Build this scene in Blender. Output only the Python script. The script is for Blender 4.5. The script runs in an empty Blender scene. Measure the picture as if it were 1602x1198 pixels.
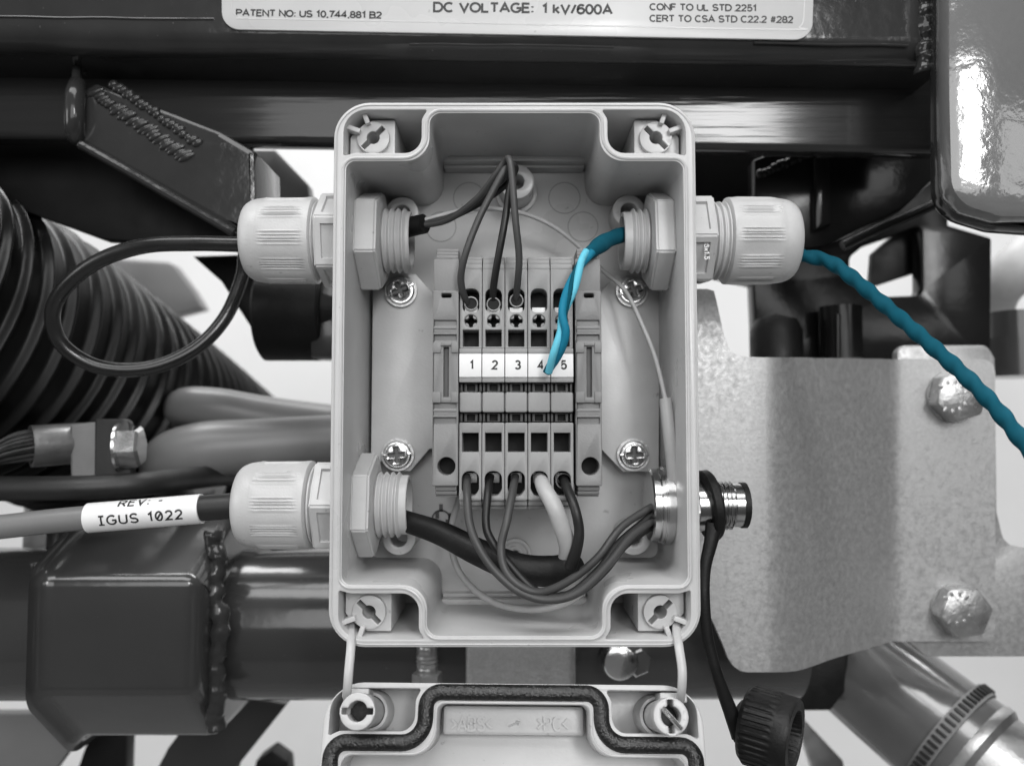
import bpy, bmesh, math, random
from mathutils import Vector, Matrix
random.seed(7)
SC = bpy.context.scene
COL = SC.collection
S = 0.001                                    # everything below is in millimetres
# ------------------------------------------------------------------ camera
TILT = math.radians(3.0); CAMD = 185.0; FPX = 1286.0
FW = Vector((0, math.cos(TILT), math.sin(TILT))); UP = Vector((0, -math.sin(TILT), math.cos(TILT)))
CP = -CAMD * FW
cam = bpy.data.cameras.new('camera'); co = bpy.data.objects.new('camera', cam); COL.objects.link(co)
co.location = CP * S
co.rotation_euler = (math.radians(90) + TILT, 0, 0)
cam.sensor_width = 36; cam.lens = 36 * FPX / 1602
cam.clip_start = 0.005; cam.clip_end = 50
cam.dof.use_dof = True; cam.dof.focus_distance = 0.19; cam.dof.aperture_fstop = 13
SC.camera = co
# ------------------------------------------------------------------ world, ceiling lamps and added lights
W = bpy.data.worlds.new('World'); SC.world = W; W.use_nodes = True
wn = W.node_tree; wt = wn.nodes.new('ShaderNodeTexCoord'); wd = wn.nodes.new('ShaderNodeVectorMath'); wd.operation = 'DOT_PRODUCT'
wn.links.new(wt.outputs['Generated'], wd.inputs[0]); wd.inputs[1].default_value = (-.80, -.15, .58)   # gradient brighter left and above, added to darken the bracket slope
wr = wn.nodes.new('ShaderNodeMapRange'); wn.links.new(wd.outputs['Value'], wr.inputs[0]); wr.inputs[1].default_value = -.75; wr.inputs[2].default_value = .75; wr.inputs[3].default_value = .22; wr.inputs[4].default_value = 1.15
wn.links.new(wr.outputs[0], wn.nodes['Background'].inputs[0])
W.node_tree.nodes['Background'].inputs[1].default_value = 0.15
def area(name, loc, target, sx, sy, power):
    l = bpy.data.lights.new(name, 'AREA'); l.shape = 'RECTANGLE'; l.size = sx; l.size_y = sy; l.energy = power
    o = bpy.data.objects.new(name, l); COL.objects.link(o); o.location = loc
    o.rotation_euler = (Vector(target) - Vector(loc)).to_track_quat('-Z', 'Y').to_euler()
    return o
area('ceiling_lamp', (-0.20, -0.62, 1.05), (0, 0, 0), 1.3, 0.50, 13)
o = area('unseen_light', (0.0, -1.25, 0.36), (0.0, 0, 0.36), 0.92, 0.70, 7.5)  # added front fill out of view, mirrored in the dark enamel
area('unseen_light', (-1.15, -0.55, 0.22), (0, 0, 0), 0.4, 0.5, 3.2)  # added side fill from the left, no source known there
area('unseen_light', (0.66, -0.85, 0.22), (0.66, 0, 0.22), 0.34, 0.22, 0.8)  # unseen bright source, added for the reflection on the tank plate
area('unseen_light', (0.29, -0.85, 0.34), (0.29, 0, 0.34), 0.15, 0.26, 3.0)  # added behind the camera to brighten a patch of the rear beam
area('ceiling_lamp', (0.1, 0.45, 2.0), (0.1, 0.9, 0), 2.6, 0.5, 62)
vs = SC.view_settings
vs.view_transform = 'Standard'; vs.look = 'None'; vs.gamma = 1; vs.use_curve_mapping = False; vs.exposure = 0.0

# ------------------------------------------------------------------ helpers
def P(px, py, Y=0.0):
    d = FW + Vector((1, 0, 0)) * ((px - 801) / FPX) + UP * ((599 - py) / FPX)
    return CP + d * ((Y - CP.y) / d.y)
def PP(l): return [P(*t) for t in l]
ORG = {}
def thing(name, label, cat, org=(0, 0, 0), group=None):
    o = bpy.data.objects.new(name, None); COL.objects.link(o)
    o.empty_display_size = 0.01
    o.location = Vector(org) * S; ORG[o.name] = Vector(org)
    o['label'] = label; o['category'] = cat
    if group: o['group'] = group
    return o
def shade(bm, ang=32):
    a = math.radians(ang)
    for f in bm.faces: f.smooth = True
    for e in bm.edges:
        if len(e.link_faces) == 2:
            e.smooth = e.calc_face_angle(0) < a
def obj(name, bm, mat, parent=None, org=None, ang=32, fixn=True):
    if fixn: bmesh.ops.recalc_face_normals(bm, faces=bm.faces)
    shade(bm, ang)
    if parent is not None: org = ORG[parent.name]
    if org is None: org = Vector((0, 0, 0))
    org = Vector(org)
    for v in bm.verts: v.co = (v.co - org) * S
    me = bpy.data.meshes.new(name); bm.to_mesh(me); bm.free()
    me.materials.append(mat)
    o = bpy.data.objects.new(name, me); COL.objects.link(o)
    if parent is not None: o.parent = parent
    else: o.location = org * S
    ORG[o.name] = org
    return o
def base(bm):
    xs = [v.co.x for v in bm.verts]; ys = [v.co.y for v in bm.verts]; zs = [v.co.z for v in bm.verts]
    return Vector(((min(xs) + max(xs)) / 2, (min(ys) + max(ys)) / 2, min(zs)))
def solo(name, bm, mat, label, cat, group=None, kind=None, ang=32):
    o = obj(name, bm, mat, None, base(bm), ang)
    if label: o['label'] = label
    if cat: o['category'] = cat
    if group: o['group'] = group
    if kind: o['kind'] = kind
    return o
def copy_tree(o, parent=None):
    c = o.copy(); COL.objects.link(c); ORG[c.name] = ORG[o.name]
    if parent is not None: c.parent = parent
    for ch in list(o.children): copy_tree(ch, c)
    return c

def fillet(pts, n=8):
    """rounded polygon from (x, z, r)"""
    out = []; N = len(pts)
    for i in range(N):
        p = Vector(pts[i][:2]); r = pts[i][2] if len(pts[i]) > 2 else 0
        a = Vector(pts[i - 1][:2]); b = Vector(pts[(i + 1) % N][:2])
        if r <= 0: out.append((p.x, p.y)); continue
        u = (a - p).normalized(); v = (b - p).normalized()
        ang = math.acos(max(-1, min(1, u.dot(v)))); 
        if abs(ang - math.pi) < 1e-3: out.append((p.x, p.y)); continue
        t = r / math.tan(ang / 2)
        t = min(t, (a - p).length * .49, (b - p).length * .49); rr = t * math.tan(ang / 2)
        c = p + (u + v).normalized() * (rr / math.sin(ang / 2))
        s = p + u * t - c; e = p + v * t - c
        a0 = math.atan2(s.y, s.x); a1 = math.atan2(e.y, e.x); d = a1 - a0
        while d > math.pi: d -= 2 * math.pi
        while d < -math.pi: d += 2 * math.pi
        for k in range(n + 1):
            th = a0 + d * k / n; out.append((c.x + rr * math.cos(th), c.y + rr * math.sin(th)))
    return out
def rrect(cx, cz, hw, hh, r, n=6):
    return fillet([(cx - hw, cz - hh, r), (cx + hw, cz - hh, r), (cx + hw, cz + hh, r), (cx - hw, cz + hh, r)], n)
def circle(cx, cz, r, n=32):
    return [(cx + r * math.cos(2 * math.pi * k / n), cz + r * math.sin(2 * math.pi * k / n)) for k in range(n)]
def keyhole(cx, cz, r, hl, hw, ang, n=72, cross=False):
    out = []
    for k in range(n):
        th = 2 * math.pi * k / n; a = th - ang
        rr = r
        c, s = abs(math.cos(a)), abs(math.sin(a))
        rr = max(rr, min(hl / max(c, 1e-6), hw / max(s, 1e-6)))
        if cross: rr = max(rr, min(hl / max(s, 1e-6), hw / max(c, 1e-6)))
        out.append((cx + rr * math.cos(th), cz + rr * math.sin(th)))
    return out
def ext(bm, outlines, y0, y1, bevel=0.0, M=None):
    """plate with holes: outlines in the XZ plane, from y0 (front) to y1 (back)"""
    cu = bpy.data.curves.new('tmp', 'CURVE'); cu.dimensions = '2D'; cu.fill_mode = 'BOTH'
    for ol in outlines:
        sp = cu.splines.new('POLY'); sp.points.add(len(ol) - 1)
        for q, (x, z) in zip(sp.points, ol): q.co = (x, z, 0, 1)
        sp.use_cyclic_u = True
    cu.bevel_depth = bevel; cu.bevel_resolution = 1; cu.offset = -bevel
    cu.extrude = max(abs(y1 - y0) / 2 - bevel, 0.0005)
    o = bpy.data.objects.new('tmp', cu); COL.objects.link(o)
    dg = bpy.context.evaluated_depsgraph_get()
    me = bpy.data.meshes.new_from_object(o.evaluated_get(dg))
    ym = (y0 + y1) / 2
    for v in me.vertices:
        x, z, t = v.co; q = Vector((x, ym - t, z))
        v.co = M @ q if M is not None else q
    n0 = len(bm.verts)
    bm.from_mesh(me)
    bpy.data.objects.remove(o); bpy.data.curves.remove(cu); bpy.data.meshes.remove(me)
    bm.verts.ensure_lookup_table()
    bmesh.ops.remove_doubles(bm, verts=bm.verts[n0:], dist=1e-4)
    return bm
def box(bm, x0, x1, y0, y1, z0, z1, bev=0.0, M=None, seg=2):
    b = bmesh.new(); bmesh.ops.create_cube(b, size=1)
    for v in b.verts: v.co = Vector((x0 + (v.co.x + .5) * (x1 - x0), y0 + (v.co.y + .5) * (y1 - y0), z0 + (v.co.z + .5) * (z1 - z0)))
    if bev > 0: bmesh.ops.bevel(b, geom=b.edges[:], offset=bev, segments=seg, affect='EDGES', profile=.6)
    join(bm, b, M)
def join(bm, b, M=None):
    me = bpy.data.meshes.new('tmp'); b.to_mesh(me); b.free()
    if M is not None: me.transform(M)
    bm.from_mesh(me); bpy.data.meshes.remove(me)
def lathe(bm, prof, n=48, M=None, rmod=None, a0=0.0):
    """profile (t, r) turned about local X"""
    b = bmesh.new(); rings = []
    for t, r in prof:
        if r <= 1e-6: rings.append([b.verts.new((t, 0, 0))]); continue
        ring = []
        for k in range(n):
            th = a0 + 2 * math.pi * k / n; rr = r + (rmod(t, th) if rmod else 0)
            ring.append(b.verts.new((t, rr * math.cos(th), rr * math.sin(th))))
        rings.append(ring)
    for A, B in zip(rings, rings[1:]):
        if len(A) == 1 and len(B) == 1: continue
        for k in range(n):
            j = (k + 1) % n
            if len(A) == 1: b.faces.new((A[0], B[j], B[k]))
            elif len(B) == 1: b.faces.new((A[k], A[j], B[0]))
            else: b.faces.new((A[k], A[j], B[j], B[k]))
    if tuple(prof[0]) == tuple(prof[-1]):
        bmesh.ops.remove_doubles(b, verts=rings[0] + rings[-1], dist=1e-5)
    else:
        for R in (rings[0], rings[-1]):
            if len(R) > 1: b.faces.new(R)
    bmesh.ops.recalc_face_normals(b, faces=b.faces)
    join(bm, b, M)
def axis_to(p, d):
    """matrix taking local +X to direction d at p"""
    q = Vector((1, 0, 0)).rotation_difference(Vector(d).normalized())
    return Matrix.Translation(Vector(p)) @ q.to_matrix().to_4x4()
def spline(pts, sub=10, closed=False):
    n = len(pts); out = []
    rng = range(n if closed else n - 1)
    for i in rng:
        if closed: p = [pts[(i + k) % n] for k in (-1, 0, 1, 2)]
        else: p = [pts[max(i - 1, 0)], pts[i], pts[i + 1], pts[min(i + 2, n - 1)]]
        for k in range(sub):
            t = k / sub
            out.append(.5 * ((2 * p[1]) + (p[2] - p[0]) * t + (2 * p[0] - 5 * p[1] + 4 * p[2] - p[3]) * t * t + (3 * p[1] - p[0] - 3 * p[2] + p[3]) * t ** 3))
    if not closed: out.append(pts[-1].copy())
    return out
def tube(bm, path, r, n=14, closed=False, rfun=None, flat=None, caps=True):
    """swept round section along a dense path; r number or list; rfun(s, th) factor"""
    N = len(path); L = [0]
    for a, b_ in zip(path, path[1:]): L.append(L[-1] + (b_ - a).length)
    T = []
    for i in range(N):
        a = path[i - 1] if (i > 0 or closed) else path[i]; c = path[(i + 1) % N] if (i < N - 1 or closed) else path[i]
        T.append((c - a).normalized())
    ref = Vector((0, 1, 0)) if abs(T[0].y) < .9 else Vector((0, 0, 1))
    nrm = (ref - T[0] * ref.dot(T[0])).normalized()
    rings = []; b = bmesh.new()
    for i in range(N):
        if i: nrm = (nrm - T[i] * nrm.dot(T[i])).normalized()
        if flat: 
            nrm = (Vector((0, 1, 0)) - T[i] * T[i].y).normalized()
        bi = T[i].cross(nrm)
        if isinstance(r, (list, tuple)):
            u = i / (N - 1) * (len(r) - 1); k = min(int(u), len(r) - 2); rr = r[k] + (r[k + 1] - r[k]) * (u - k)
        else: rr = r
        ring = []
        for k in range(n):
            th = 2 * math.pi * k / n; q = rr * (rfun(L[i], th) if rfun else 1)
            fa = flat or 1
            ring.append(b.verts.new(path[i] + nrm * (q * fa * math.cos(th)) + bi * (q * math.sin(th))))
        rings.append(ring)
    for i in range(N - 1 + (1 if closed else 0)):
        A, B = rings[i], rings[(i + 1) % N]
        for k in range(n):
            j = (k + 1) % n; b.faces.new((A[k], A[j], B[j], B[k]))
    if not closed and caps: b.faces.new(rings[0]); b.faces.new(rings[-1])
    join(bm, b)
def wire(pts, r, n=14, sub=10, rfun=None):
    bm = bmesh.new(); tube(bm, spline(PP(pts), sub), r, n, rfun=rfun); return bm
def bar(bm, A, B, sec, up=None):
    """section [(dy, dz)] swept straight from A to B"""
    va = []; vb = []
    b = bmesh.new()
    for dy, dz in sec:
        o = Vector((0, dy, dz)); va.append(b.verts.new(A + o)); vb.append(b.verts.new(B + o))
    n = len(sec)
    for k in range(n): b.faces.new((va[k], va[(k + 1) % n], vb[(k + 1) % n], vb[k]))
    b.faces.new(va); b.faces.new(vb)
    join(bm, b)
def plate(pts, Y, th, bev=0.6, holes=(), rad=0):
    """outline in photo pixels seen at depth Y, extruded backwards by th mm"""
    bm = bmesh.new(); s = (Y + 185) / FPX
    def conv(l):
        o = []
        for t in l:
            q = P(t[0], t[1], Y); o.append((q.x, q.z, (t[2] if len(t) > 2 else rad) * s))
        return fillet(o, 8)
    ext(bm, [conv(pts)] + [conv(h) for h in holes], Y, Y + th, bev)
    return bm
def arc(cx, cy, rx, ry, a0, a1, n=14):
    return [(cx + rx * math.cos(math.radians(a0 + (a1 - a0) * k / n)), cy + ry * math.sin(math.radians(a0 + (a1 - a0) * k / n))) for k in range(n + 1)]
SQ = lambda x, y: [(x, y - .075), (x, y + .075)]
GL = {
 'A': (.74, [[(0, 0), (.37, 1), (.74, 0)], [(.13, .33), (.61, .33)]]),
 'B': (.62, [[(0, .53), (.35, .53)] + arc(.35, .765, .24, .235, -90, 90) + [(.35, 1), (0, 1), (0, 0), (.36, 0)] + arc(.36, .265, .26, .265, -90, 90)]),
 'C': (.70, [arc(.38, .5, .38, .5, 48, 312, 22)]),
 'D': (.68, [[(.28, 0), (0, 0), (0, 1), (.28, 1)] + arc(.28, .5, .40, .5, 90, -90, 18)]),
 'E': (.56, [[(.56, 1), (0, 1), (0, 0), (.57, 0)], [(0, .53), (.5, .53)]]),
 'F': (.52, [[(.52, 1), (0, 1), (0, 0)], [(0, .52), (.45, .52)]]),
 'G': (.76, [arc(.39, .5, .39, .5, 48, 322, 22) + [(.74, .25), (.74, .47), (.42, .47)]]),
 'I': (.10, [[(.05, 0), (.05, 1)]]),
 'J': (.46, [[(.23, 0), (.23, 1)], [(0, 0), (.46, 0)], [(0, 1), (.46, 1)]]),
 'L': (.52, [[(0, 1), (0, 0), (.52, 0)]]),
 'M': (.78, [[(0, 0), (0, 1), (.39, .1), (.78, 1), (.78, 0)]]),
 'N': (.66, [[(0, 0), (0, 1), (.66, 0), (.66, 1)]]),
 'O': (.78, [arc(.39, .5, .39, .5, 90, 450, 28)]),
 'P': (.60, [[(0, 0), (0, 1), (.34, 1)] + arc(.34, .73, .26, .27, 90, -90) + [(0, .46)]]),
 'R': (.66, [[(0, 0), (0, 1), (.36, 1)] + arc(.36, .74, .26, .26, 90, -90) + [(0, .48)], [(.32, .47), (.66, 0)]]),
 'S': (.64, [arc(.32, .745, .28, .255, 22, 262, 14) + arc(.32, .25, .31, .25, 82, -158, 14)]),
 'T': (.62, [[(0, 1), (.62, 1)], [(.31, 1), (.31, 0)]]),
 'U': (.64, [[(0, 1), (0, .32)] + arc(.32, .32, .32, .32, 180, 360) + [(.64, 1)]]),
 'V': (.70, [[(0, 1), (.35, 0), (.70, 1)]]),
 'k': (.46, [[(0, 0), (0, 1)], [(.43, .70), (0, .28)], [(.14, .40), (.46, 0)]]),
 'x': (.46, [[(0, 0), (.46, .66)], [(0, .66), (.46, 0)]]),
 '0': (.54, [arc(.27, .5, .27, .5, 90, 450, 24)]),
 'Q': (.56, [arc(.28, .5, .28, .5, 90, 450, 24), [(.08, .15), (.48, .85)]]),
 '1': (.36, [[(.02, .76), (.26, 1), (.26, 0)]]),
 '2': (.55, [arc(.275, .71, .26, .29, 165, -28) + [(0, 0), (.56, 0)]]),
 '3': (.55, [arc(.265, .755, .235, .245, 155, -90), arc(.265, .27, .275, .27, 95, -155)]),
 '4': (.60, [[(.43, 0), (.43, 1), (0, .29), (.60, .29)]]),
 '5': (.55, [[(.50, 1), (.11, 1), (.05, .50)] + arc(.27, .32, .275, .32, 138, -155)]),
 '6': (.55, [[(.51, .84), (.44, .96), (.30, 1), (.16, .95), (.05, .78), (0, .5), (.0, .32)] + arc(.275, .31, .275, .31, 180, -180, 24)]),
 '7': (.54, [[(0, 1), (.54, 1), (.34, .58), (.22, 0)]]),
 '8': (.55, [arc(.275, .75, .23, .25, -90, 270, 20), arc(.275, .26, .275, .26, 90, 450, 22)]),
 ',': (.12, [[(.08, .08), (.08, -.02), (.02, -.16)]]), '.': (.12, [SQ(.06, .07)]), ':': (.12, [SQ(.06, .07), SQ(.06, .62)]),
 '/': (.34, [[(0, 0), (.34, 1)]]), '-': (.34, [[(0, .40), (.34, .40)]]),
 '#': (.62, [[(.12, 0), (.28, 1)], [(.36, 0), (.52, 1)], [(0, .32), (.58, .32)], [(.05, .68), (.62, .68)]]),
 '>': (.42, [[(0, .85), (.42, .5), (0, .15)]]), '<': (.42, [[(.42, .85), (0, .5), (.42, .15)]]),
}
def text_bm(s, A, B, h, y, bold=.16, th=.06, gap=.18, space=.40, dens=0):
    """block lettering from A to B (mm points in XZ), cap height h, standing th proud of plane y"""
    strokes = []; x = 0
    for ch in s:
        if ch == ' ': x += space; continue
        w, st = GL[ch]
        for l in st: strokes.append([(x + a, b) for a, b in l])
        x += w + gap
    W_ = x - gap
    A = Vector((A.x, 0, A.z)); B = Vector((B.x, 0, B.z)); d = (B - A).normalized(); up = Vector((-d.z, 0, d.x))
    kx = (B - A).length / W_; bm = bmesh.new(); t = bold * h / 2
    for n, l in enumerate(strokes):
        q = [Vector((a * kx, b * (h - 2 * t) + t)) for a, b in l]
        if dens:
            q2 = []
            for a_, b_ in zip(q, q[1:]):
                m = max(1, int((b_ - a_).length / dens)); q2 += [a_ + (b_ - a_) * (k / m) for k in range(m)]
            q = q2 + [q[-1]]
        q = [p for n_, p in enumerate(q) if n_ == 0 or (p - q[n_ - 1]).length > 1e-4]
        closed = (q[0] - q[-1]).length < 1e-4
        if closed: q = q[:-1]
        N = len(q); L = []; R = []
        for i in range(N):
            p0 = q[i - 1] if (i or closed) else None; p1 = q[(i + 1) % N] if (i < N - 1 or closed) else None
            t0 = (q[i] - p0).normalized() if p0 is not None else (p1 - q[i]).normalized()
            t1 = (p1 - q[i]).normalized() if p1 is not None else t0
            tt = (t0 + t1); tt = tt.normalized() if tt.length > .2 else t1
            nn = Vector((-tt.y, tt.x)); c = max(nn.dot(Vector((-t1.y, t1.x))), .45)
            L.append(q[i] + nn * (t / c)); R.append(q[i] - nn * (t / c))
        def w3(v, yy): 
            o = A + d * v.x + up * v.y; return bm.verts.new((o.x, yy, o.z))
        yf, yb = y - th - .002 * (n % 4), y + .02
        vL = [w3(v, yf) for v in L]; vR = [w3(v, yf) for v in R]; bL = [w3(v, yb) for v in L]; bR = [w3(v, yb) for v in R]
        for i in range(N if closed else N - 1):
            j = (i + 1) % N
            for f in ((vL[i], vL[j], vR[j], vR[i]), (vL[i], bL[i], bL[j], vL[j]), (vR[i], vR[j], bR[j], bR[i])):
                bm.faces.new(f)
        if not closed:
            bm.faces.new((vL[0], vR[0], bR[0], bL[0])); bm.faces.new((vL[-1], bL[-1], bR[-1], vR[-1]))
    return bm

# ------------------------------------------------------------------ materials
def mat(name, col, rough=.5, metal=0., var=.08, vscale=300., bump=0., bscale=900., rvar=.1, coat=0., ior=1.5, spec=.5, kind='noise', stretch=None, specks=None):
    m = bpy.data.materials.new(name); m.use_nodes = True; nt = m.node_tree; N = nt.nodes; Lk = nt.links
    bs = N['Principled BSDF']
    if not isinstance(col, (tuple, list)): col = (col, col, col)
    tc = N.new('ShaderNodeTexCoord'); mp = N.new('ShaderNodeMapping'); Lk.new(tc.outputs['Object'], mp.inputs[0])
    if stretch: mp.inputs['Scale'].default_value = stretch
    if kind == 'voronoi':
        nz = N.new('ShaderNodeTexVoronoi'); nz.inputs['Scale'].default_value = vscale; fac = nz.outputs['Color']
        nz.inputs['Randomness'].default_value = 1
    else:
        nz = N.new('ShaderNodeTexNoise'); nz.inputs['Scale'].default_value = vscale; nz.inputs['Detail'].default_value = 5; fac = nz.outputs['Fac']
    Lk.new(mp.outputs[0], nz.inputs['Vector'])
    mr = N.new('ShaderNodeMapRange'); Lk.new(fac, mr.inputs[0])
    mr.inputs[1].default_value = .25; mr.inputs[2].default_value = .75; mr.inputs[3].default_value = 1 - var; mr.inputs[4].default_value = 1 + var
    mx = N.new('ShaderNodeVectorMath'); mx.operation = 'SCALE'; mx.inputs[0].default_value = col; Lk.new(mr.outputs[0], mx.inputs['Scale'])
    last = mx.outputs[0]
    if specks:
        n3 = N.new('ShaderNodeTexNoise'); n3.inputs['Scale'].default_value = specks[0]; n3.inputs['Detail'].default_value = 3; Lk.new(mp.outputs[0], n3.inputs['Vector'])
        m3 = N.new('ShaderNodeMapRange'); Lk.new(n3.outputs['Fac'], m3.inputs[0]); m3.inputs[1].default_value = specks[1]; m3.inputs[2].default_value = specks[1] + .06
        mm = N.new('ShaderNodeMixRGB'); Lk.new(m3.outputs[0], mm.inputs[0]); Lk.new(last, mm.inputs[1]); c2 = specks[2]; mm.inputs[2].default_value = (c2, c2, c2, 1); last = mm.outputs[0]
    Lk.new(last, bs.inputs['Base Color'])
    m2 = N.new('ShaderNodeMapRange'); n2 = N.new('ShaderNodeTexNoise'); n2.inputs['Scale'].default_value = vscale * .37; n2.inputs['Detail'].default_value = 4
    Lk.new(mp.outputs[0], n2.inputs['Vector']); Lk.new(n2.outputs['Fac'], m2.inputs[0])
    m2.inputs[1].default_value = .3; m2.inputs[2].default_value = .7
    m2.inputs[3].default_value = max(rough - rvar, .02); m2.inputs[4].default_value = min(rough + rvar, 1); Lk.new(m2.outputs[0], bs.inputs['Roughness'])
    bs.inputs['Metallic'].default_value = metal; bs.inputs['IOR'].default_value = ior; bs.inputs['Specular IOR Level'].default_value = spec
    if coat: bs.inputs['Coat Weight'].default_value = coat; bs.inputs['Coat Roughness'].default_value = .06
    if bump:
        nb = N.new('ShaderNodeTexNoise'); nb.inputs['Scale'].default_value = bscale; nb.inputs['Detail'].default_value = 3
        bp = N.new('ShaderNodeBump'); bp.inputs['Strength'].default_value = bump; bp.inputs['Distance'].default_value = .0005
        Lk.new(mp.outputs[0], nb.inputs['Vector']); Lk.new(nb.outputs['Fac'], bp.inputs['Height']); Lk.new(bp.outputs[0], bs.inputs['Normal']); Lk.new(bp.outputs[0], bs.inputs['Coat Normal'])
    return m
M_box = mat('light_grey_plastic', .47, .36, var=.08, vscale=70, bump=.08, bscale=900, rvar=.14, specks=(520, .69, .34))
M_gland = mat('gland_grey_plastic', .47, .42, var=.05, vscale=200, bump=.12, bscale=1800, specks=(500, .70, .30))
M_term = mat('terminal_grey_plastic', .25, .45, var=.05, vscale=250, bump=.08, bscale=2000)
M_brk = mat('bracket_grey_plastic', .185, .45, var=.05, vscale=250, bump=.1, bscale=2000)
M_white = mat('white_plastic', .74, .4, var=.03, bump=.03)
M_label = mat('label_vinyl', .47, .3, var=.04, vscale=60, bump=.05, bscale=200, specks=(260, .72, .3))
M_ink = mat('black_ink', .015, .5, var=.02)
M_paint = mat('dark_enamel', .028, .13, var=.2, vscale=60, bump=.20, bscale=200, rvar=.06, coat=.08, spec=.3, specks=(1100, .72, .11))
M_paint2 = mat('dark_enamel_smooth', .036, .20, var=.14, vscale=30, bump=.10, bscale=160, rvar=.08, coat=.22, spec=.45, specks=(1000, .73, .10))
M_brush = mat('brushed_enamel', .026, .13, var=.15, vscale=60, bump=.45, bscale=260, rvar=.06, stretch=(.05, 1, 1.6), coat=.12, spec=.3)
M_black = mat('black_paint_and_shade', .007, .5, var=.1, spec=.25)  # black paint, also painted shade in openings and under the brace
M_frame = mat('black_enamel', .010, .22, var=.2, vscale=60, bump=.12, bscale=260, spec=.25)
M_tank = mat('grey_enamel', .13, .15, var=.06, vscale=40, bump=.25, bscale=330, rvar=.04, coat=.8)
M_galv = mat('galvanised_steel', .43, .46, metal=.62, var=.055, vscale=1700, kind='voronoi', bump=.08, bscale=1300, rvar=.12, specks=(700, .70, .50))
M_plate = mat('zinc_plate', .52, .5, metal=.15, var=.06, vscale=140, bump=.1, bscale=1400, specks=(260, .72, .28))
M_chrome = mat('bright_zinc', .72, .18, metal=1, var=.06, bump=.06, bscale=1400, rvar=.08)
M_zinc = mat('matt_zinc', .42, .36, metal=.8, var=.12, vscale=500, bump=.25, bscale=1200)
M_nickel = mat('nickel_brass', .55, .20, metal=1, var=.06, rvar=.06)
M_steel = mat('dull_steel', .42, .38, metal=.9, var=.15, vscale=260, bump=.2, bscale=900)
M_rubber = mat('black_rubber', .006, .5, var=.2, vscale=500, bump=.18, bscale=1500, spec=.28)
M_foam = mat('gasket_foam', .010, .30, var=.3, vscale=900, bump=.5, bscale=1800, specks=(1500, .68, .12))
M_sheath = mat('black_sheath', .012, .48, var=.15, vscale=200, bump=.08, bscale=900)
M_grey_w = mat('dark_grey_insulation', .045, .5, var=.10, vscale=200, bump=.06)
M_blk_w = mat('black_insulation', .008, .5, var=.10, bump=.06)
M_wht_w = mat('pale_insulation', .40, .45, var=.06, vscale=400, bump=.1)
M_pale = mat('pale_sleeve', .40, .45, var=.06, bump=.06)
M_teal = mat('teal_sheath', (.001, .066, .100), .85, var=.10, vscale=300, bump=.06, spec=.2)
M_teal2 = mat('mid_teal_insulation', (.008, .17, .27), .7, var=.15, vscale=260, spec=.2)
M_cyan = mat('light_cyan_insulation', (.13, .50, .64), .7, var=.10, vscale=300, spec=.2)
M_hose = mat('corrugated_rubber', .005, .34, var=.2, vscale=60, bump=.06, bscale=300, spec=.2)
M_gcable = mat('grey_cable_jacket', .17, .38, var=.08, vscale=60, bump=.05)
M_copper = mat('tinned_copper', .22, .42, metal=.7, var=.25, vscale=120, bump=.2)
M_block = mat('grey_block', .16, .5, var=.1, vscale=200)
M_hose2 = mat('shiny_rubber', .085, .2, var=.25, vscale=40, bump=.2, bscale=120, rvar=.08, spec=.9, coat=.5)
M_steel_d = mat('shaded_steel', .10, .4, metal=.6)  # darker steel tone, paints the shade in the screw recess
M_sock = mat('socket_dark_grey', .06, .5, var=.1)
M_strand = mat('dark_copper', .07, .5, metal=.6, var=.3, vscale=300)
M_sheath2 = mat('glossy_black_sheath', .013, .27, var=.15, vscale=200, bump=.05, bscale=900)
M_dim = mat('socket_grey', .07, .5, var=.1)
M_wall = mat('white_wall', .82, .8, var=.10, vscale=4)
M_floor = mat('concrete_floor', .22, .6, var=.08, vscale=4)

# ------------------------------------------------------------------ the setting
bm = bmesh.new(); box(bm, -1900, 1900, 900, 930, -1000, 1500)
o = obj('wall', bm, M_wall); o['kind'] = 'structure'
bm = bmesh.new(); box(bm, -1900, 1900, -900, 900, -1030, -1000)
o = obj('floor', bm, M_floor); o['kind'] = 'structure'

# ------------------------------------------------------------------ frame of the machine behind the box
def rsec(y0, y1, z0, z1, r, n=6): 
    return [(a, b) for a, b in rrect((y0 + y1) / 2, (z0 + z1) / 2, (y1 - y0) / 2, (z1 - z0) / 2, r, n)]
# front upper beam
zl = P(-60, 92, 34).z; zr = P(1470, 113, 34).z
bm = bmesh.new()
bar(bm, Vector((P(-260, 0, 34).x, 0, zl + .4)), Vector((P(1478, 0, 30).x, 0, zr)), rsec(26, 60, 0, 70, 6, 8))
beam = thing('upper_beam', 'dark glossy enamelled beam across the top, behind the rating plate', 'beam', (0, 43, zl))
obj('beam_body', bm, M_paint, beam)
# bead and drips of paint along the beam
bm = bmesh.new()
for x0, x1, y, Y in ((-20, 335, 27, 26.0), (640, 960, 70, 25.9), (1180, 1420, 68, 26.0)):
    tube(bm, spline([P(x0 + (x1 - x0) * k / 6, y + random.uniform(-1, 1) + .012 * (x1 - x0) * k / 6, Y) for k in range(7)], 4), .35, 8)
obj('paint_run', bm, M_paint, beam)
# rear beam
bm = bmesh.new()
za = P(-60, 212, 46).z; zb = P(1480, 238, 46).z
bar(bm, Vector((P(-260, 0, 46).x, 0, za)), Vector((P(1482, 0, 46).x, 0, zb)), rsec(46, 54, 0, 40, 2, 5))
solo('rear_beam', bm, M_brush, 'dark brushed enamel cross beam running behind the top of the box', 'beam')
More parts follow.
